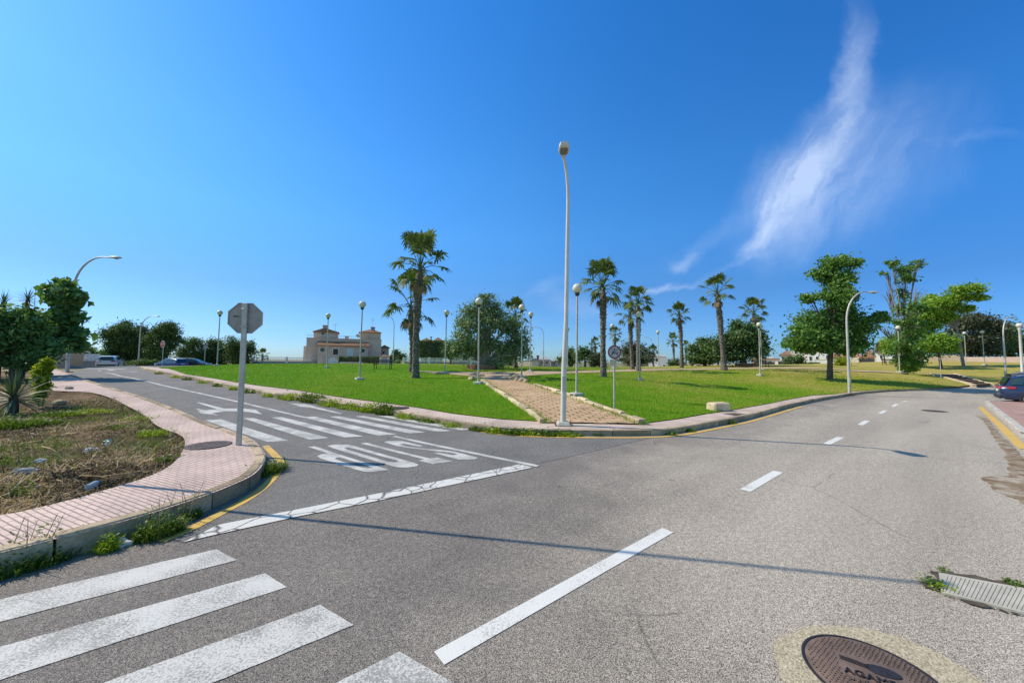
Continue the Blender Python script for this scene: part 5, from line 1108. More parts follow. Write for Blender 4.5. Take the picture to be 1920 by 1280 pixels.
        MB().box((2.16,sy*.62,.70),(.22,.34,.13),rot=(0,R(8),sy*R(-28)),bev=.04).build('headlight',M['lamp_clear'],r)
        MB().box((.78,sy*.99,1.0),(.13,.2,.13),bev=.035).build('mirror',paint,r)
        for xx in (-1.38,1.42):
            w=MB(); xf=Matrix.Translation((xx,sy*.80,.325))@Matrix.Rotation(R(90),4,'X')
            def cyl(prof,nn,mat,name,par):
                v=[];m=len(prof)
                for rr,zz in prof:
                    for k in range(nn): a=2*math.pi*k/nn; v.append(tuple(xf@Vector((rr*math.cos(a),rr*math.sin(a),zz))))
                ff=[(i*nn+k,i*nn+(k+1)%nn,(i+1)*nn+(k+1)%nn,(i+1)*nn+k) for i in range(m-1) for k in range(nn)]+[tuple(range(nn-1,-1,-1)),tuple(range((m-1)*nn,m*nn))]
                return MB().add(v,ff).build(name,mat,par,40)
            arch=cyl([(.375,-.112),(.375,.108)] if sy<0 else [(.375,-.108),(.375,.112)],28,M['plastic'],'wheel_arch',r)
            ty=cyl([(.26,-.115),(.315,-.115),(.33,-.09),(.33,.09),(.315,.115),(.26,.115)],28,M['tyre'],'wheel',r)
            rm=MB(); s2=-sy
            zf=.118*(1 if sy<0 else -1)
            for k in range(5):
                a=2*math.pi*k/5; rm.prism([(.03*math.cos(a+1.57)+.03*math.cos(a),.03*math.sin(a+1.57)+.03*math.sin(a)),(.24*math.cos(a-.2),.24*math.sin(a-.2)),(.24*math.cos(a+.2),.24*math.sin(a+.2)),(-.03*math.cos(a+1.57)+.03*math.cos(a),-.03*math.sin(a+1.57)+.03*math.sin(a))][::-1],min(zf,zf*1.08),max(zf,zf*1.08),xf)
            rm.lathe([(.235,0),(.262,0),(.262,.006),(.235,.006)],24); V=np.array(rm.v[-1]); rm.v[-1]=np.array([tuple(xf@Vector((p[0],p[1],p[2]+zf))) for p in V])
            rm.build('rim',M['rim'],ty)
    panel('rear_window',(-2.155,.62,1.0),(-2.155,-.62,1.0),(-1.955,-.5,1.33),(-1.955,.5,1.33),(-.03,0,.01))
    panel('windscreen',(1.28,-.7,.95),(1.28,.7,.95),(.56,.52,1.37),(.56,-.52,1.37),(.035,0,.03))
    MB().box((-2.29,0,.40),(.12,1.46,.2),bev=.05).build('bumper',M['plastic'],r); MB().box((-2.305,0,.72),(.03,.5,.11)).build('number_plate',M['plate'],r)
    MB().box((-2.0,0,1.385),(.22,1.0,.03),bev=.012).build('tailgate_spoiler',paint,r)
    MB().box((2.30,0,.44),(.1,1.2,.16),bev=.04).build('grille',M['plastic'],r)
    return r
navy=carpaint('navy_car_paint',(.014,.03,.085)); whitep=carpaint('white_car_paint',(.62,.63,.65)); bluep=carpaint('blue_car_paint',(.03,.10,.22)); greyp=carpaint('dark_grey_car_paint',(.03,.032,.036)); tealp=carpaint('pale_teal_car_paint',(.22,.36,.38))
def place(px,py,d,th,label,paint,proto=None,corner=(-2.3,-.8),scale=1.0,dz=0):
    p=PD(px,py,d); c,s=math.cos(th),math.sin(th); x=p[0]-(c*corner[0]-s*corner[1]); y=p[1]-(s*corner[0]+c*corner[1]); return car(label,(x,y,T(x,y)+dz),th,paint,proto,scale)
c0=place(1877,757,18.6,R(-46),'navy blue estate car with a red tail light at the right edge',navy,dz=-.03)
place(1893,735,25,R(-46),'dark grey car parked behind the navy estate car',greyp,c0,scale=1.12,dz=.05)
place(207,688,44,R(128),'white car parked beyond the crest of the left road',whitep,c0,(0,0),dz=-.2)
place(321,688,46,R(165),'dark blue parked car with a pale roof end, left of the far globe lamp',bluep,c0,(0,0),.85,dz=-.35)
place(340,688,49,R(160),'pale teal parked car between the two dark parked cars on the left',tealp,c0,(0,0),.85,dz=-.35)
place(358,688,48,R(15),'dark grey parked car nearest the second pine group',greyp,c0,(0,0),.9,dz=-.4)
# ------------------------------------------------------------------ covers and drains
M['iron']=plain('rusty_cast_iron',(.15,.104,.082),.7,.1,.4,.35,9,.5,60); M['iron_dark']=plain('dark_cast_iron',(.05,.042,.042),.5,.5,.4,.3,20); M['aggregate']=plain('tan_aggregate_concrete',(.43,.365,.25),.95,0,.1,.5,85,.9,90)
A=np.array(GL([(1507,1228),(1600,1201),(1757,1282)]))
ax_,ay_=A[0];bx_,by_=A[1];cx_,cy_=A[2]; D=2*(ax_*(by_-cy_)+bx_*(cy_-ay_)+cx_*(ay_-by_))
ux=((ax_**2+ay_**2)*(by_-cy_)+(bx_**2+by_**2)*(cy_-ay_)+(cx_**2+cy_**2)*(ay_-by_))/D; uy=((ax_**2+ay_**2)*(cx_-bx_)+(bx_**2+by_**2)*(ax_-cx_)+(cx_**2+cy_**2)*(bx_-ax_))/D
RM=math.hypot(ax_-ux,ay_-uy)
col=GL([(1452,1222),(1447,1200),(1500,1180),(1545,1174),(1600,1176),(1660,1186),(1720,1205),(1775,1232),(1850,1285)])+[(ux+.05+.55*math.cos(a),uy-.1+.55*math.sin(a)) for a in (-.2,-.8,-1.4,-2.0,-2.6)]+GL([(1470,1290)])
o=[(x+random.uniform(-.012,.012),y+random.uniform(-.012,.012)) for x,y in subdiv(smooth_line(col+[col[0]],1)[:-1],.05)]
sheet('manhole_surround',o,.007,M['aggregate'],.2,road)
r=thing('manhole_cover','round rusty cast-iron manhole cover with raised lettering in the road foreground','manhole cover',(ux,uy,T(ux,uy)))
MB().lathe([(RM*1.03,-.05),(RM*1.03,.011),(RM*1.0,.014),(RM*.985,.012),(RM*.98,-.05)],64).build('frame',M['iron_dark'],r,50)
lid=MB().lathe([(RM*.97,-.05),(RM*.97,.0105),(RM*.962,.0125),(.001,.0125)],64).build('lid',M['iron'],r,50)
e1=np.array(G(1690,1262))-np.array(G(1590,1232)); phi=math.atan2(e1[1],e1[0])
st_=MB()
for i in range(-16,17):
    for j in range(-16,17):
        x=i*RM/15+(j%2)*RM/30; y=j*RM/15; rr=math.hypot(x,y)
        if rr>RM*.93: continue
        if abs(x)<RM*.50 and -RM*.2<y<RM*.42: continue
        if abs(x)<RM*.42 and -RM*.36<y<=-RM*.2: continue
        st_.box((x,y,.0145),(RM*.042,RM*.026,.006),rot=(0,0,R(45 if (i+j)%2 else -45)),taper=.75)
so_=st_.build('tread_studs',M['iron'],lid); so_.rotation_euler=(0,0,phi)
lf=MB(); 
def ell(a,b,x0,y0,rot=0,n=30): return [(x0+a*math.cos(t)*math.cos(rot)-b*math.sin(t)*math.sin(rot),y0+a*math.cos(t)*math.sin(rot)+b*math.sin(t)*math.cos(rot)) for t in [2*math.pi*k/n for k in range(n)]]
lf.prism(ell(RM*.25,RM*.13,RM*.17,RM*.2),.0127,.0165)
for k in range(3): lf.prism([(RM*-.42,RM*(.30-.045*k)),(RM*-.05,RM*(.25-.045*k)),(RM*.0,RM*(.262-.045*k)),(RM*-.42,RM*(.318-.045*k))],.0127,.0165)
lo_=lf.build('emblem',M['iron_dark'],lid); lo_.rotation_euler=(0,0,phi)
RZ=Matrix.Rotation(phi,4,'Z')
text_part('AGAMED',RM*.215,M['iron_dark'],lid,RZ@Matrix.Translation((0,-RM*.085,.0165)),ext=.0035)
text_part('SANEAMIENTO',RM*.125,M['iron'],lid,RZ@Matrix.Translation((0,-RM*.27,.016)),ext=.003)
def roundcover(label,px,py,R_,off,name='manhole_cover'):
    x,y,z=at(px,py,None,off); r=thing(name,label,'manhole cover',(x,y,z)); MB().lathe([(R_,-.03),(R_,.008),(R_*.94,.012),(R_*.93,-.03)],32).build('frame',M['iron_dark'],r,40); MB().lathe([(R_*.92,-.03),(R_*.92,.009),(.001,.0095)],32).build('lid',M['iron'],r,40)
    s=MB()
    for i in range(-6,7):
        for j in range(-6,7):
            if math.hypot(i,j)<6: s.box((i*R_/7,j*R_/7,.0115),(R_*.08,R_*.05,.004),rot=(0,0,R(45 if (i+j)%2 else -45)))
    s.build('tread_studs',M['iron_dark'],r); return r
roundcover('round dark iron cover in the pink pavement beside the octagonal sign post',391,834.5,.34,KL,'pavement_cover'); roundcover('round iron cover in the pale pavement across the side road',749,764.5,.30,K,'pavement_cover'); roundcover('far dark manhole cover in the right lane of the curving road',1752,770.5,.36,.004)
M['slab']=plain('pale_ribbed_concrete',(.43,.40,.335),.85,0,.2,.15,6,.3,40)
q=GL([(1760,1076),(1766,1113),(1876,1141),(1990,1170)]); q4=GL([(1990,1118)])[0]
Pq=[q[0],q[1],q[3],q4]; cx=sum(p[0] for p in Pq)/4; cy=sum(p[1] for p in Pq)/4
r=thing('drain_slab','ribbed pale concrete drain slab sunk into the road at the right edge','drain cover',(cx,cy,T(cx,cy)))
lp=[(p[0]-cx,p[1]-cy) for p in Pq]; MB().prism(lp,-.05,.016).build('slab',M['slab'],r)
rb=MB(); a0_,b0_,c0_,d0_=[Vector(p) for p in lp]
n=26
for k in range(1,n):
    t=k/n; A_=a0_+(d0_-a0_)*t*1.0; B_=b0_+(c0_-b0_)*max(0,t-.10)
    if k>1: 
        dv=(B_-A_); w_=dv.orthogonal().normalized()*.007; A2=A_+dv*.08; B2=A_+dv*.94
        rb.prism([tuple(A2-w_),tuple(B2-w_),tuple(B2+w_),tuple(A2+w_)],.0162,.0195)
rb.build('ribs',M['slab'],r)
M['crack']=plain('dark_broken_edge',(.09,.075,.055),.95,0,.1,.4,12,1,30)
for nm,pts in (('broken_edge',[(1738,1063),(1752,1073),(1790,1074),(1840,1083),(1920,1097),(1960,1104),(1960,1108),(1900,1101),(1840,1090),(1790,1081),(1762,1076.5),(1765,1113),(1757,1108),(1754,1085)]),('broken_edge',[(1722,1094),(1745,1096),(1757,1108),(1738,1102),(1722,1097)])):
    blob(nm,pts,M['crack'],road,.011,1)
blob('broken_edge',[(1762,1113.5),(1800,1123),(1870,1142),(1925,1155),(1925,1157),(1860,1143),(1800,1126),(1762,1116)],M['crack'],road,.011,1)
# storm gully in the far kerb pavement
x,y,z=at(1377,776.5,None,K); r=thing('gully_grate','flat iron gully grate in the pavement by the kerb, right of the stone block','drain cover',(x,y,z),R(28)); MB().box((0,0,.004),(.62,.36,.02)).build('frame',M['iron_dark'],r)
gb=MB(); [gb.box((-.26+.065*k,0,.0165),(.03,.3,.006)) for k in range(9)]; gb.build('bars',M['iron'],r)
# ------------------------------------------------------------------ grass, weeds, litter
def m_blade():
    t=NT('grass_blade'); c=t.co(); a=t.noise(.16,4,.6,c); sx=t.n('ShaderNodeSeparateXYZ'); t.l(c,sx.inputs[0]); rd=t.attr('rnd')
    k=t.math('ADD',t.math('MULTIPLY',sx.outputs[1],.0095),t.math('MULTIPLY',sx.outputs[0],.0125)); k=t.math('ADD',k,t.math('MULTIPLY',t.math('SUBTRACT',a,.5),1.5)); k=t.math('ADD',k,t.math('MULTIPLY',t.math('SUBTRACT',rd,.5),.95)); k=t.math('ADD',k,t.math('MULTIPLY',t.ramp(t.noise(.55,5,.7,c,.8),(.58,(0,0,0)),(.74,(1,1,1))),.32))
    col=t.ramp(k,(.05,(.15,.33,.004)),(.32,(.23,.37,.012)),(.6,(.34,.36,.05)),(.95,(.50,.42,.13))); t.color(col); t.set(.6,0,.25)
    tr=t.n('ShaderNodeBsdfTranslucent'); t.l(col,tr.inputs['Color']); mx=t.n('ShaderNodeMixShader'); mx.inputs[0].default_value=.35; t.l(t.b.outputs[0],mx.inputs[1]); t.l(tr.outputs[0],mx.inputs[2]); t.l(mx.outputs[0],t.t.nodes['Material Output'].inputs['Surface']); return t.m
M['blade']=m_blade()
def blades(name,X,Y,off,hmin,hmax,w,mat,lean=.5,flat=None,gen=None,curve=True,zf=None):
    g=gen or rng; n=len(X); Z=T(X,Y)+off+(zf(X,Y) if zf is not None else 0); h=hmin+(hmax-hmin)*g.random(n)**1.5; az=g.random(n)*2*math.pi; ln=h*lean*(.3+g.random(n)); W=(w if hasattr(w,'__len__') else np.full(n,w))*(.6+.8*g.random(n))
    dx,dy=np.cos(az),np.sin(az); B=np.stack([X,Y,Z],1); S_=np.stack([-dy,dx,np.zeros(n)],1)*(W*.5)[:,None]
    tip=B+np.stack([dx*ln,dy*ln,h],1)
    q=np.stack([B-S_,B+S_,tip+S_*.15,tip-S_*.15],1); o=quads(name,q,mat,None,g.random(n)); return tag(o,kind='stuff')
g=np.random.default_rng(5)
bb=np.array(lawn_poly); N0=900000
# sample the lawn more densely near the camera
th=g.uniform(R(-58),R(68),N0); rr=9.0+38*g.random(N0)**1.6; X,Y=rr*np.sin(th),rr*np.cos(th)
no=path_poly=PL+PRt[::-1]
k=inside(lawn_poly,X,Y)&~inside(PL+PRt[::-1],X,Y)&~inside(band,X,Y)
X,Y,rr=X[k],Y[k],rr[k]; m=min(len(X),230000); X,Y,rr=X[:m],Y[:m],rr[:m]
blades('lawn_blades',X,Y,K+.01,.03,.10,.007*np.maximum(1,rr/9),M['blade'],.8,gen=g)
# ragged taller fringe along the lawn edge and path edging
def along(line,n,sp,g,jit=.12):
    L=np.array(subdiv(line,.1,False)); i=g.integers(0,len(L),n); return L[i,0]+g.normal(size=n)*jit,L[i,1]+g.normal(size=n)*jit
M['weed']=leafmat('weed_leaf',(.06,.11,.018),(.12,.19,.03),(.22,.28,.06),.35,.5); M['weed_light']=leafmat('light_weed_leaf',(.16,.25,.02),(.27,.37,.03),(.40,.47,.07),.4,.5)
M['straw']=leafmat('dry_straw',(.24,.165,.085),(.46,.33,.18),(.70,.55,.33),.1,.8); M['straw_dark']=leafmat('brown_straw',(.07,.047,.028),(.13,.09,.052),(.22,.155,.09),.05,.9)
# weeds growing in the kerb joints: one clump each
def clump(label,px,py,r_m,h,n,mat,off=0,seed=1,blade=.6,leaf=.045,group='weed clumps along the kerbs',asp=1.0,rot=0,d=None,stalks=0):
    g=np.random.default_rng(seed); x,y,z=at(px,py,d,off)
    nb=int(n*blade); a=g.random(nb)*6.283; q=np.sqrt(g.random(nb)); bx,by=q*np.cos(a)*r_m*asp,q*np.sin(a)*r_m
    cr,sr=math.cos(rot),math.sin(rot); bx,by=bx*cr-by*sr,bx*sr+by*cr
    hh=h*(.35+.75*g.random(nb))*(1-.45*q); az=np.arctan2(by,bx)+g.normal(size=nb)*.9; ln=hh*(.25+.6*g.random(nb)); w=leaf*.28*(.6+.8*g.random(nb))
    dx,dy=np.cos(az),np.sin(az); B=np.stack([bx,by,np.full(nb,-.02)],1); S_=np.stack([-dy,dx,0*dx],1)*(w*.5)[:,None]; Mi=B+np.stack([dx*ln*.35,dy*ln*.35,hh*.65],1); Tp=B+np.stack([dx*ln,dy*ln,hh*(.8+.2*g.random(nb))],1)
    Q=[np.stack([B-S_,B+S_,Mi+S_*1.2,Mi-S_*1.2],1),np.stack([Mi-S_*1.2,Mi+S_*1.2,Tp+S_*.15,Tp-S_*.15],1)]; rn0=g.random(nb); rn=[rn0,rn0]
    nl=n-nb
    if nl>0:
        c=[(0,0,h*.42,r_m*.9*asp,r_m*.9,h*.48)]; q2,r2=leaves(c,nl,leaf,10,.32,.5,.5,seed)
        P=q2.reshape(-1,3); P=np.stack([P[:,0]*cr-P[:,1]*sr,P[:,0]*sr+P[:,1]*cr,np.maximum(P[:,2],.005)],1); Q.append(P.reshape(-1,4,3)); rn.append(r2)
    r=thing('weed_clump',label,'weeds',(x,y,z),0,group); quads('leaves',np.concatenate(Q),M[mat],r,np.concatenate(rn))
    if stalks:
        s=MB(); gg=random.Random(seed)
        for k in range(stalks):
            a=gg.random()*6.28; b0=Vector((gg.uniform(-1,1)*r_m*.5,gg.uniform(-1,1)*r_m*.5,0)); t0=b0+Vector((math.cos(a)*.1,math.sin(a)*.1,h*gg.uniform(1.4,2.1)))
            s.tube([b0,b0+(t0-b0)*.5+Vector((0,0,.02)),t0],[.004,.003,.0015],4)
            for _ in range(3):
                f=gg.uniform(.5,.95); p=b0+(t0-b0)*f; s.tube([p,p+Vector((gg.uniform(-.06,.06),gg.uniform(-.06,.06),.05))],[.002,.001],3)
        s.build('dry_stalks',M['straw'],r)
    return r
clump('big dark green weed clump at the bottom left kerb corner',30,1064,.23,.24,2200,'weed',0,1,.4,.03,asp=1.5,rot=.9,stalks=5)
clump('low trailing weed in front of the kerb, left of the small fresh weed',115,1051,.10,.07,260,'weed',0,2,.4,.025,rot=.9)
clump('small fresh green weed at the foot of the left kerb, beside the white paper scrap',203,1031,.085,.16,520,'weed_light',0,3,.5,.026)
clump('dark leafy weed clump against the left kerb, at the start of the yellow line',300,1004,.13,.22,1300,'weed',0,4,.4,.03,asp=1.5,rot=1.0,stalks=4)
clump('wispy weed growing on the left kerb face with dry stalks above it',348,975,.10,.2,500,'weed',0,5,.5,.026,asp=1.4,rot=1.0,stalks=7)
clump('weed tuft hanging over the kerb joint near the pavement bend',450,914,.07,.10,200,'weed',.06,6,.4,.025)
clump('dense dark weed strip inside the kerb bend, below the octagonal sign post',496,889,.17,.24,1500,'weed',0,7,.5,.032,asp=2.4,rot=1.35)
cl=[(546,747,.45,.34,900,'weed_light','yellow-green weed bush, first of the row along the far kerb of the side road'),(585,752,.40,.46,1000,'weed','tall dark weed bush, second of the row along the far kerb of the side road'),(622,759,.42,.30,900,'weed_light','low light green weed patch in the middle of the kerb row'),(655,765,.36,.26,700,'weed_light','low light green weed patch right of the middle of the kerb row'),(690,770,.34,.32,800,'weed_light','round yellow-green weed bush left of the dark one by the crossing'),(720,775,.30,.46,900,'weed','upright dark green weed bush above the zebra crossing'),(762,783,.3,.2,500,'weed_light','small weed patch above the right half of the zebra crossing'),(800,790,.28,.17,420,'weed','small dark weed patch above the right end of the zebra crossing'),(845,799,.26,.13,300,'weed_light','thin weed patch at the right end of the zebra crossing')]
for i,(px,py,r_,h,n,mt,lb) in enumerate(cl): clump(lb,px,py,r_*.92,h*.8,n,mt,0,20+i,.55,.07,asp=1.6,rot=R(143))
for i,(px,py) in enumerate(((905,806),(935,810),(965,813),(995,814),(1030,815),(1062,815.5))): clump('grass tuft in the ragged gutter row left of the tall pale lamp',px,py,.26,.17,520,'weed_light' if i%2 else 'weed',0,40+i,.9,.08,'grass tufts in the gutter below the tall white lamp',1.4,0)
for i,(px,py,lb) in enumerate(((1255,813,'weed tuft in the gutter at the bend of the far kerb'),(1290,808,'weed tuft on the kerb where the yellow line bends'),(1368,793.5,'weed tuft in the gutter below the stone block'),(1120,815,'small weed in the gutter right of the tall white lamp'))): clump(lb,px,py,.18,.12,300,'weed',0,50+i,.8,.07)
for i,(px,py) in enumerate(((330,708),(352,712),(380,718),(410,724),(440,730),(470,736),(505,743),(300,701))): clump('small dry-green weed in the far gutter of the side road, near the crest',px,py,.22,.15,200,'weed' if i%2 else 'weed_light',0,60+i,.7,.10,'small weeds in the gutter near the crest',1.5,R(143))
clump('weeds growing beside the left end of the ribbed drain slab',1756,1100,.07,.06,260,'weed_light',0,70,.4,.025,rot=1.4,asp=1.6); clump('green weed at the right end of the ribbed drain slab',1905,1098,.07,.05,220,'weed',0,71,.4,.025); clump('tiny weed at the top left corner of the ribbed drain slab',1768,1071,.05,.035,140,'weed',0,72,.4,.02)
# left plot: straw, stalks, green weeds and rubble
g=np.random.default_rng(9); n=130000
th=g.uniform(R(-66),R(-22),n); rr=3.2+14*g.random(n)**1.3; X,Y=rr*np.sin(th),rr*np.cos(th); k=inside(dirt_poly,X,Y); X,Y,rr=X[k],Y[k],rr[k]
def nz(x,y,s,p): return np.sin(x*s+p)+np.sin(y*s*1.3+p*2)+.7*np.sin((x+y)*s*2.1+p)+.5*np.sin((x-y)*s*3.7+p*3)
far=np.clip((rr-6.5)/3.5,0,1)
gm=(nz(X,Y,1.6,.5)*.35+far*1.1+g.normal(size=len(X))*.25)>.95
def flat(name,X,Y,L,W,mat,g,up=.25):
    n=len(X); Z=T(X,Y)+KL-.03+dz(X,Y)+.006+.03*g.random(n); az=g.random(n)*6.283; l=L*(.3+g.random(n)**2*1.2); w=W*(.5+g.random(n)); e=g.normal(size=n)*up
    d=np.stack([np.cos(az)*np.cos(e),np.sin(az)*np.cos(e),np.abs(np.sin(e))],1)*l[:,None]; s=np.stack([-np.sin(az),np.cos(az),g.normal(size=n)*.3],1)*(w*.5)[:,None]; B=np.stack([X,Y,Z],1)
    return tag(quads(name,np.stack([B-s,B+s,B+d+s*.4,B+d-s*.4],1),mat,None,g.random(n)),kind='stuff')
dx_,dy_=X[~gm],Y[~gm]; h1=len(dx_)//2
sel=nz(dx_,dy_,2.1,1.7)+g.normal(size=len(dx_))*.9
a_=sel>.3
flat('dry_straw',dx_[a_][:26000],dy_[a_][:26000],.15,.010,M['straw'],g,.4); flat('brown_litter',dx_[~a_][:24000],dy_[~a_][:30000],.10,.014,M['straw_dark'],g,.45)
t9=g.uniform(R(-62),R(-26),9000); r9=3.6+7*g.random(9000); hx,hy=r9*np.sin(t9),r9*np.cos(t9); kk=inside(dirt_poly,hx,hy)&(nz(hx,hy,2.4,4.2)>.7); hx,hy=hx[kk],hy[kk]
for q_ in (.05,.11): o_=flat('clippings',hx+g.normal(size=len(hx))*.06,hy+g.normal(size=len(hx))*.06,.17,.010,M['straw'] if q_<.1 else M['straw_dark'],g,.6); o_.location.z=q_
blades('plot_weeds',X[gm][:16000],Y[gm][:16000],KL-.04,.03,.13,.011,M['weed'],1.0,gen=g,zf=dz)
g2=np.random.default_rng(12); k2=g2.random(len(X))<.05; blades('sparse_weeds',X[k2],Y[k2],KL-.04,.02,.09,.010,M['weed_light'],1.2,gen=g2,zf=dz)
x,y=along(li,2600,.1,g2,.07); blades('edge_weeds',x,y,KL-.03,.015,.07,.009,M['straw'],1.3,gen=g2)
x,y=along(PL,1800,.1,g2,.10); blades('path_edge_weeds',x,y,K+.03,.03,.12,.014,M['blade'],1.0,gen=g2)
x,y=along(PRt,1800,.1,g2,.12); blades('path_edge_weeds',x,y,K+.03,.03,.12,.014,M['blade'],1.0,gen=g2)
P_=np.array(PL+PRt[::-1]); X=g2.uniform(P_[:,0].min(),P_[:,0].max(),9000); Y=g2.uniform(P_[:,1].min(),P_[:,1].max(),9000); k=inside(PL+PRt[::-1],X,Y)&(nz(X,Y,2.7,.3)+g2.normal(size=9000)*.6>1.0); blades('path_weeds',X[k],Y[k],K+.03,.02,.09,.012,M['straw'],1.2,gen=g2)
# loose stones in the plot
gr=random.Random(21); sm=MB()
protos=[rock(gr,1.0,1) for _ in range(5)]
for k in range(420):
    a=gr.uniform(-64,-24); q=3.4+9*gr.random()**1.4; x,y=q*math.sin(R(a)),q*math.cos(R(a))
    if not inside(dirt_poly,np.array([x]),np.array([y]))[0]: continue
    s_=gr.uniform(.008,.035)*(1+.6*(gr.random()<.08)); me=gr.choice(protos); an=gr.random()*6.28; ca,sa=math.cos(an),math.sin(an); z=T(x,y)+KL-.03+float(dz(np.array([x]),np.array([y]))[0])
    sm.add([(x+(v.co.x*ca-v.co.y*sa)*s_,y+(v.co.x*sa+v.co.y*ca)*s_,z+v.co.z*s_+s_*.2) for v in me.vertices],[tuple(p.vertices) for p in me.polygons])
M['pebble']=plain('plot_stone',(.33,.27,.2),.95,0,.1,.35,6); tag(sm.build('loose_stones',M['pebble']),kind='stuff')
for i,(px,py,s_,lb) in enumerate(((58,880,.05,'large pale stone beside the crumpled white bag in the weedy plot'),(130,729,.16,'pale rock at the back of the plot near the pavement'),(112,757,.16,'pale rock in the green part of the plot'))):
    me=rock(gr,s_); me.materials.append(M['kerb_pale']); x,y,z=at(px,py,None,KL); o=link('stone',me,None,(x,y,z+s_*.2)); tag(o,lb,'stone')
# fallen sticks
for i,(p0,p1,lb) in enumerate((((150,896),(215,905),'long thin dry stick lying near the pavement edge of the plot'),((190,898),(268,893),'thin dry stick right of the longer stick in the plot'),((78,840),(112,856),'short dry stick at the back of the dry patch'))):
    a=at(*p0,None,KL); b=at(*p1,None,KL); o=MB().tube([(0,0,.03),((b[0]-a[0])*.5,(b[1]-a[1])*.5,.055),(b[0]-a[0],b[1]-a[1],.03)],[.008,.007,.004],6,wob=.3).build('stick',M['straw'],None,True,a); tag(o,lb,'stick')
# litter
def clearplastic(name,c):
    t=NT(name); t.color(c); t.b.inputs['Transmission Weight'].default_value=.55; t.b.inputs['IOR'].default_value=1.3; return t.set(.15,0,.5)
M['pet']=clearplastic('clear_bottle_plastic',(.62,.68,.72)); M['paper']=plain('white_litter',(.60,.58,.55),.8,0,.2,.1,30); M['teal']=plain('teal_wrapper',(.10,.38,.36),.4,0,.5,.25,30); M['bluecap']=plain('blue_cap',(.05,.15,.35),.4)
def crumple(name,label,cat,px,py,s3,mat,seed,rz=0):
    g=random.Random(seed); bm=__import__('bmesh').new(); __import__('bmesh').ops.create_icosphere(bm,subdivisions=3,radius=1)
    ks=[(Vector((g.gauss(0,1),g.gauss(0,1),g.gauss(0,1))).normalized(),g.uniform(2,7),g.uniform(.05,.16),g.random()*6) for _ in range(10)]
    for v in bm.verts:
        k=1+sum(a*math.sin(f*v.co.dot(d)+p) for d,f,a,p in ks); v.co=Vector((v.co.x*s3[0]*k,v.co.y*s3[1]*k,max(-.3*s3[2],v.co.z*s3[2]*k)))
    me=bpy.data.meshes.new(name); bm.to_mesh(me); bm.free(); me.materials.append(M[mat]); x,y,z=at(px,py,None,KL if cat!='paper scrap' else 0); o=link(name,me,None,(x,y,z+s3[2]*.3)); o.rotation_euler=(0,0,rz); return tag(o,label,cat)
crumple('plastic_bag','crumpled white plastic bag lying in the left part of the plot','plastic bag',76,866,(.075,.04,.028),'paper',3,.5)
crumple('wrapper','teal crumpled wrapper lying in the plot','wrapper',205,828,(.07,.05,.035),'teal',4,.2); crumple('plastic_bag','small greenish-white plastic scrap left of the teal wrapper','plastic bag',170,843,(.08,.05,.025),'pet',5,.3); crumple('paper_scrap','small white paper scrap left of the greenish plastic scrap','paper',158,849,(.035,.03,.02),'paper',6); crumple('paper_scrap','round white paper scrap at the foot of the left kerb','paper scrap',231,1023,(.06,.04,.035),'paper',7); crumple('paper_scrap','white paper scrap under the teal wrapper','paper',197,834,(.05,.04,.03),'paper',8)
def bottle(label,px,py,rz):
    x,y,z=at(px,py,None,KL); r=thing('plastic_bottle',label,'bottle',(x,y,z+.03),rz); b=MB(); prof=[(.006,0),(.03,.004),(.033,.02),(.031,.05),(.033,.08),(.033,.13),(.026,.165),(.013,.19),(.012,.2)]; b.lathe(prof,14); V=b.v[-1]; b.v[-1]=np.stack([V[:,2],V[:,0]*.85,V[:,1]],1); b.build('bottle_body',M['pet'],r,40)
    c=MB().lathe([(.015,.198),(.015,.215),(.001,.216)],12); V=c.v[-1]; c.v[-1]=np.stack([V[:,2],V[:,0],V[:,1]],1); c.build('cap',M['bluecap'],r,40); r.scale=(1.15,)*3; return r
bottle('crushed clear plastic bottle at the edge of the pavement',163,919,R(115)); bottle('clear plastic bottle at the left edge of the plot',24,888,R(20))

for i,(px,py,r_,h,n,mt,lb) in enumerate(((12,802,.40,.30,1200,'weed','dense green weeds at the left edge of the plot, below the yucca'),(62,795,.34,.20,700,'weed','green weeds right below the yucca'),(110,778,.34,.15,500,'weed','green weeds below the yellow-green spurge plant'),(172,772,.36,.10,350,'weed_light','low green weeds in the back middle of the plot'),(262,786,.30,.11,380,'weed_light','fresh low weeds at the back right edge of the plot by the pavement'),(300,812,.26,.11,380,'weed_light','fresh low weeds at the right tip of the plot by the pavement'),(228,800,.30,.09,260,'weed','low dark weeds in the right half of the plot'),(20,925,.20,.10,420,'weed','low green weeds at the lower left of the plot'),(60,905,.16,.08,300,'weed_light','low light green weeds left of the plastic bottle'),(315,862,.12,.09,200,'weed','small weed at the curved pavement edge of the plot'))):
    clump(lb,px,py,r_,h,n,mt,KL-.03,80+i,.75,.05,'weed patches in the left plot',1.5,.2)
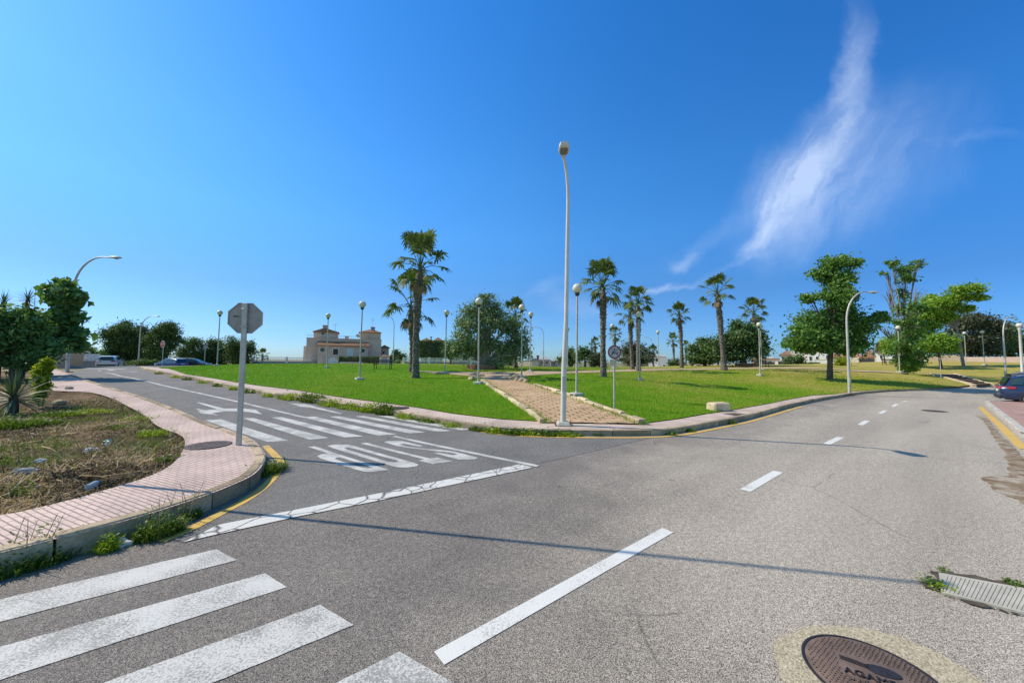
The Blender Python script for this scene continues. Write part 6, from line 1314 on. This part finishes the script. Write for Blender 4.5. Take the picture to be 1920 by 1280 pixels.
# ------------------------------------------------------------------ light and sky
SUN_AZ=R(-79); SUN_EL=R(45.5)
sd=bpy.data.lights.new('sun','SUN'); so=bpy.data.objects.new('sun',sd); COL.objects.link(so)
sd.energy=4.2; sd.angle=R(.25); sd.color=(1,.885,.72)
sv=Vector((math.sin(SUN_AZ)*math.cos(SUN_EL),math.cos(SUN_AZ)*math.cos(SUN_EL),math.sin(SUN_EL)))
so.rotation_euler=sv.to_track_quat('Z','Y').to_euler(); so.location=(-20,0,30)
w=bpy.data.worlds.new('World'); S.world=w; w.use_nodes=True; nt=w.node_tree; bg=nt.nodes['Background']
def N(t,**k):
    n=nt.nodes.new(t)
    for a,b in k.items(): setattr(n,a,b)
    return n
Lk=nt.links.new
def MA(op,a,b=0.0,c=None):
    n=N('ShaderNodeMath',operation=op)
    for i,v in enumerate((a,b,c)):
        if v is None: continue
        if hasattr(v,'is_linked'): Lk(v,n.inputs[i])
        else: n.inputs[i].default_value=v
    return n.outputs[0]
sky=N('ShaderNodeTexSky',sky_type='NISHITA'); sky.sun_disc=False; sky.sun_elevation=SUN_EL; sky.sun_rotation=SUN_AZ
sky.air_density=1.0; sky.dust_density=.4; sky.ozone_density=2.5; sky.altitude=0
hs=N('ShaderNodeHueSaturation'); hs.inputs['Saturation'].default_value=1.25; hs.inputs['Hue'].default_value=.5; Lk(sky.outputs[0],hs.inputs['Color'])
tc=N('ShaderNodeTexCoord'); sp=N('ShaderNodeSeparateXYZ'); Lk(tc.outputs['Generated'],sp.inputs[0])
def cramp(fac,stops):
    n=N('ShaderNodeValToRGB'); e=n.color_ramp.elements
    while len(e)<len(stops): e.new(.5)
    for k,(p,c) in enumerate(stops): e[k].position=p; e[k].color=(*c,1)
    Lk(fac,n.inputs[0]); return n.outputs[0]
def mul(a,b,sc=1.0):
    n=N('ShaderNodeMix',data_type='RGBA',blend_type='MULTIPLY'); n.inputs[0].default_value=1; Lk(a,n.inputs[6]); Lk(b,n.inputs[7]); return n.outputs[2]
g_=.114/.15/1.19
el=cramp(sp.outputs[2],[(0,(.58*g_,.95*g_,1.6*g_)),(.06,(.52*g_,.85*g_,1.4*g_)),(.17,(.63*g_,.95*g_,1.3*g_)),(.32,(.84*g_,1.42*g_,1.75*g_)),(.45,(.86*g_,1.56*g_,1.9*g_)),(.76,(.58*g_,1.5*g_,2.0*g_)),(.90,(1.6*g_,1.7*g_,1.5*g_)),(1,(2.0*g_,1.8*g_,1.4*g_))])  # top stops: unseen zenith shifted off blue to neutralise the fill light
az=cramp(MA('MULTIPLY_ADD',sp.outputs[0],.5,.5),[(0,(1.1,1,1)),(.5,(1,1,1)),(.7,(.85,.9,.95)),(.9,(.62,.76,.88))])
bk=cramp(MA('MULTIPLY_ADD',sp.outputs[1],-1.0,0.0),[(0,(1,1,1)),(.35,(1.9,1.35,.95)),(1,(2.1,1.4,.9))])   # unseen sky behind the viewer tinted warm, added to cut blue fill light
skc=mul(mul(mul(hs.outputs[0],el),az),bk)
yy=MA('MAXIMUM',sp.outputs[1],.05); U=MA('DIVIDE',sp.outputs[0],yy); Vv=MA('DIVIDE',sp.outputs[2],yy)
cb_=N('ShaderNodeCombineXYZ'); Lk(U,cb_.inputs[0]); Lk(Vv,cb_.inputs[1])
def noise(scale,det,rough,vec,dist=0):
    n=N('ShaderNodeTexNoise'); n.inputs['Scale'].default_value=scale; n.inputs['Detail'].default_value=det; n.inputs['Roughness'].default_value=rough; n.inputs['Distortion'].default_value=dist
    Lk(vec,n.inputs['Vector']); return n
# cloud wisps: one warped plane of direction co-ordinates, stretched streaks, and soft ellipses that say where wisps hang
wn=noise(2.6,6,.62,cb_.outputs[0]); wn.noise_dimensions='2D'
sub=N('ShaderNodeVectorMath',operation='SUBTRACT'); Lk(wn.outputs['Color'],sub.inputs[0]); sub.inputs[1].default_value=(.5,.5,.5)
sc=N('ShaderNodeVectorMath',operation='SCALE'); Lk(sub.outputs[0],sc.inputs[0]); sc.inputs['Scale'].default_value=.17
wv=N('ShaderNodeVectorMath',operation='ADD'); Lk(cb_.outputs[0],wv.inputs[0]); Lk(sc.outputs[0],wv.inputs[1])
def streaks(ang,stretch,scale,lo,hi):
    mp=N('ShaderNodeMapping',vector_type='TEXTURE'); mp.inputs['Rotation'].default_value=(0,0,ang); mp.inputs['Scale'].default_value=(stretch,1,1); Lk(wv.outputs[0],mp.inputs[0])
    n=noise(scale,6,.62,mp.outputs[0],.25); n.noise_dimensions='2D'
    mr=N('ShaderNodeMapRange',interpolation_type='SMOOTHSTEP'); mr.inputs['From Min'].default_value=lo; mr.inputs['From Max'].default_value=hi; Lk(n.outputs['Fac'],mr.inputs['Value']); return mr.outputs[0]
def body(u0,v0,ang,la,lb,power):
    mp=N('ShaderNodeMapping',vector_type='TEXTURE'); mp.inputs['Location'].default_value=(u0,v0,0); mp.inputs['Rotation'].default_value=(0,0,ang); mp.inputs['Scale'].default_value=(la,lb,1); Lk(wv.outputs[0],mp.inputs[0])
    ln=N('ShaderNodeVectorMath',operation='LENGTH'); Lk(mp.outputs[0],ln.inputs[0])
    mr=N('ShaderNodeMapRange',interpolation_type='SMOOTHSTEP'); mr.inputs['From Min'].default_value=1; mr.inputs['From Max'].default_value=0; mr.inputs['To Max'].default_value=power; Lk(ln.outputs['Value'],mr.inputs['Value']); return mr.outputs[0]
def total(L):
    t=None
    for a in L: t=body(*a) if t is None else MA('ADD',t,body(*a))
    return t
hi_=total([(.76,.43,R(52),.27,.17,.70),(.71,.40,R(64),.17,.05,.22),(.83,.53,R(48),.20,.08,.30),(.69,.325,R(35),.11,.035,.40),(.89,.63,R(60),.28,.12,.42),(.945,.82,R(80),.30,.07,.42),(1.02,.56,R(38),.46,.24,.26),(.60,.36,R(28),.24,.04,.14),(1.30,.64,R(12),.25,.03,.06),(.92,.42,R(35),.26,.12,.24)])
lo_=total([(.43,.206,R(9),.16,.016,.48),(.485,.275,R(25),.07,.03,.22),(.17,.155,R(-12),.15,.05,.32),(.10,.2,R(25),.1,.03,.25),(.60,.255,R(18),.16,.014,.18)])
fib=MA('MULTIPLY_ADD',streaks(R(50),2.8,5.5,.30,.70),.62,MA('MULTIPLY',streaks(R(64),5.0,12.0,.36,.66),.38))
tot=MA('ADD',MA('MULTIPLY',hi_,MA('MULTIPLY_ADD',fib,.62,.28)),MA('MULTIPLY',lo_,MA('MULTIPLY_ADD',streaks(R(10),4.0,9,.3,.7),.75,.25)))
tot=MA('MINIMUM',tot,.56)
front=N('ShaderNodeMapRange'); front.inputs['From Min'].default_value=.1; front.inputs['From Max'].default_value=.3; Lk(sp.outputs[1],front.inputs['Value']); tot=MA('MULTIPLY',tot,front.outputs[0])
mx=N('ShaderNodeMix',data_type='RGBA'); Lk(tot,mx.inputs[0]); Lk(skc,mx.inputs[6]); mx.inputs[7].default_value=(4.9,5.6,6.8,1)
Lk(mx.outputs[2],bg.inputs['Color']); bg.inputs['Strength'].default_value=.15
S.view_settings.view_transform='Standard'; S.view_settings.look='None'; S.view_settings.exposure=.25; S.view_settings.gamma=1
S.render.resolution_x=1024; S.render.resolution_y=682
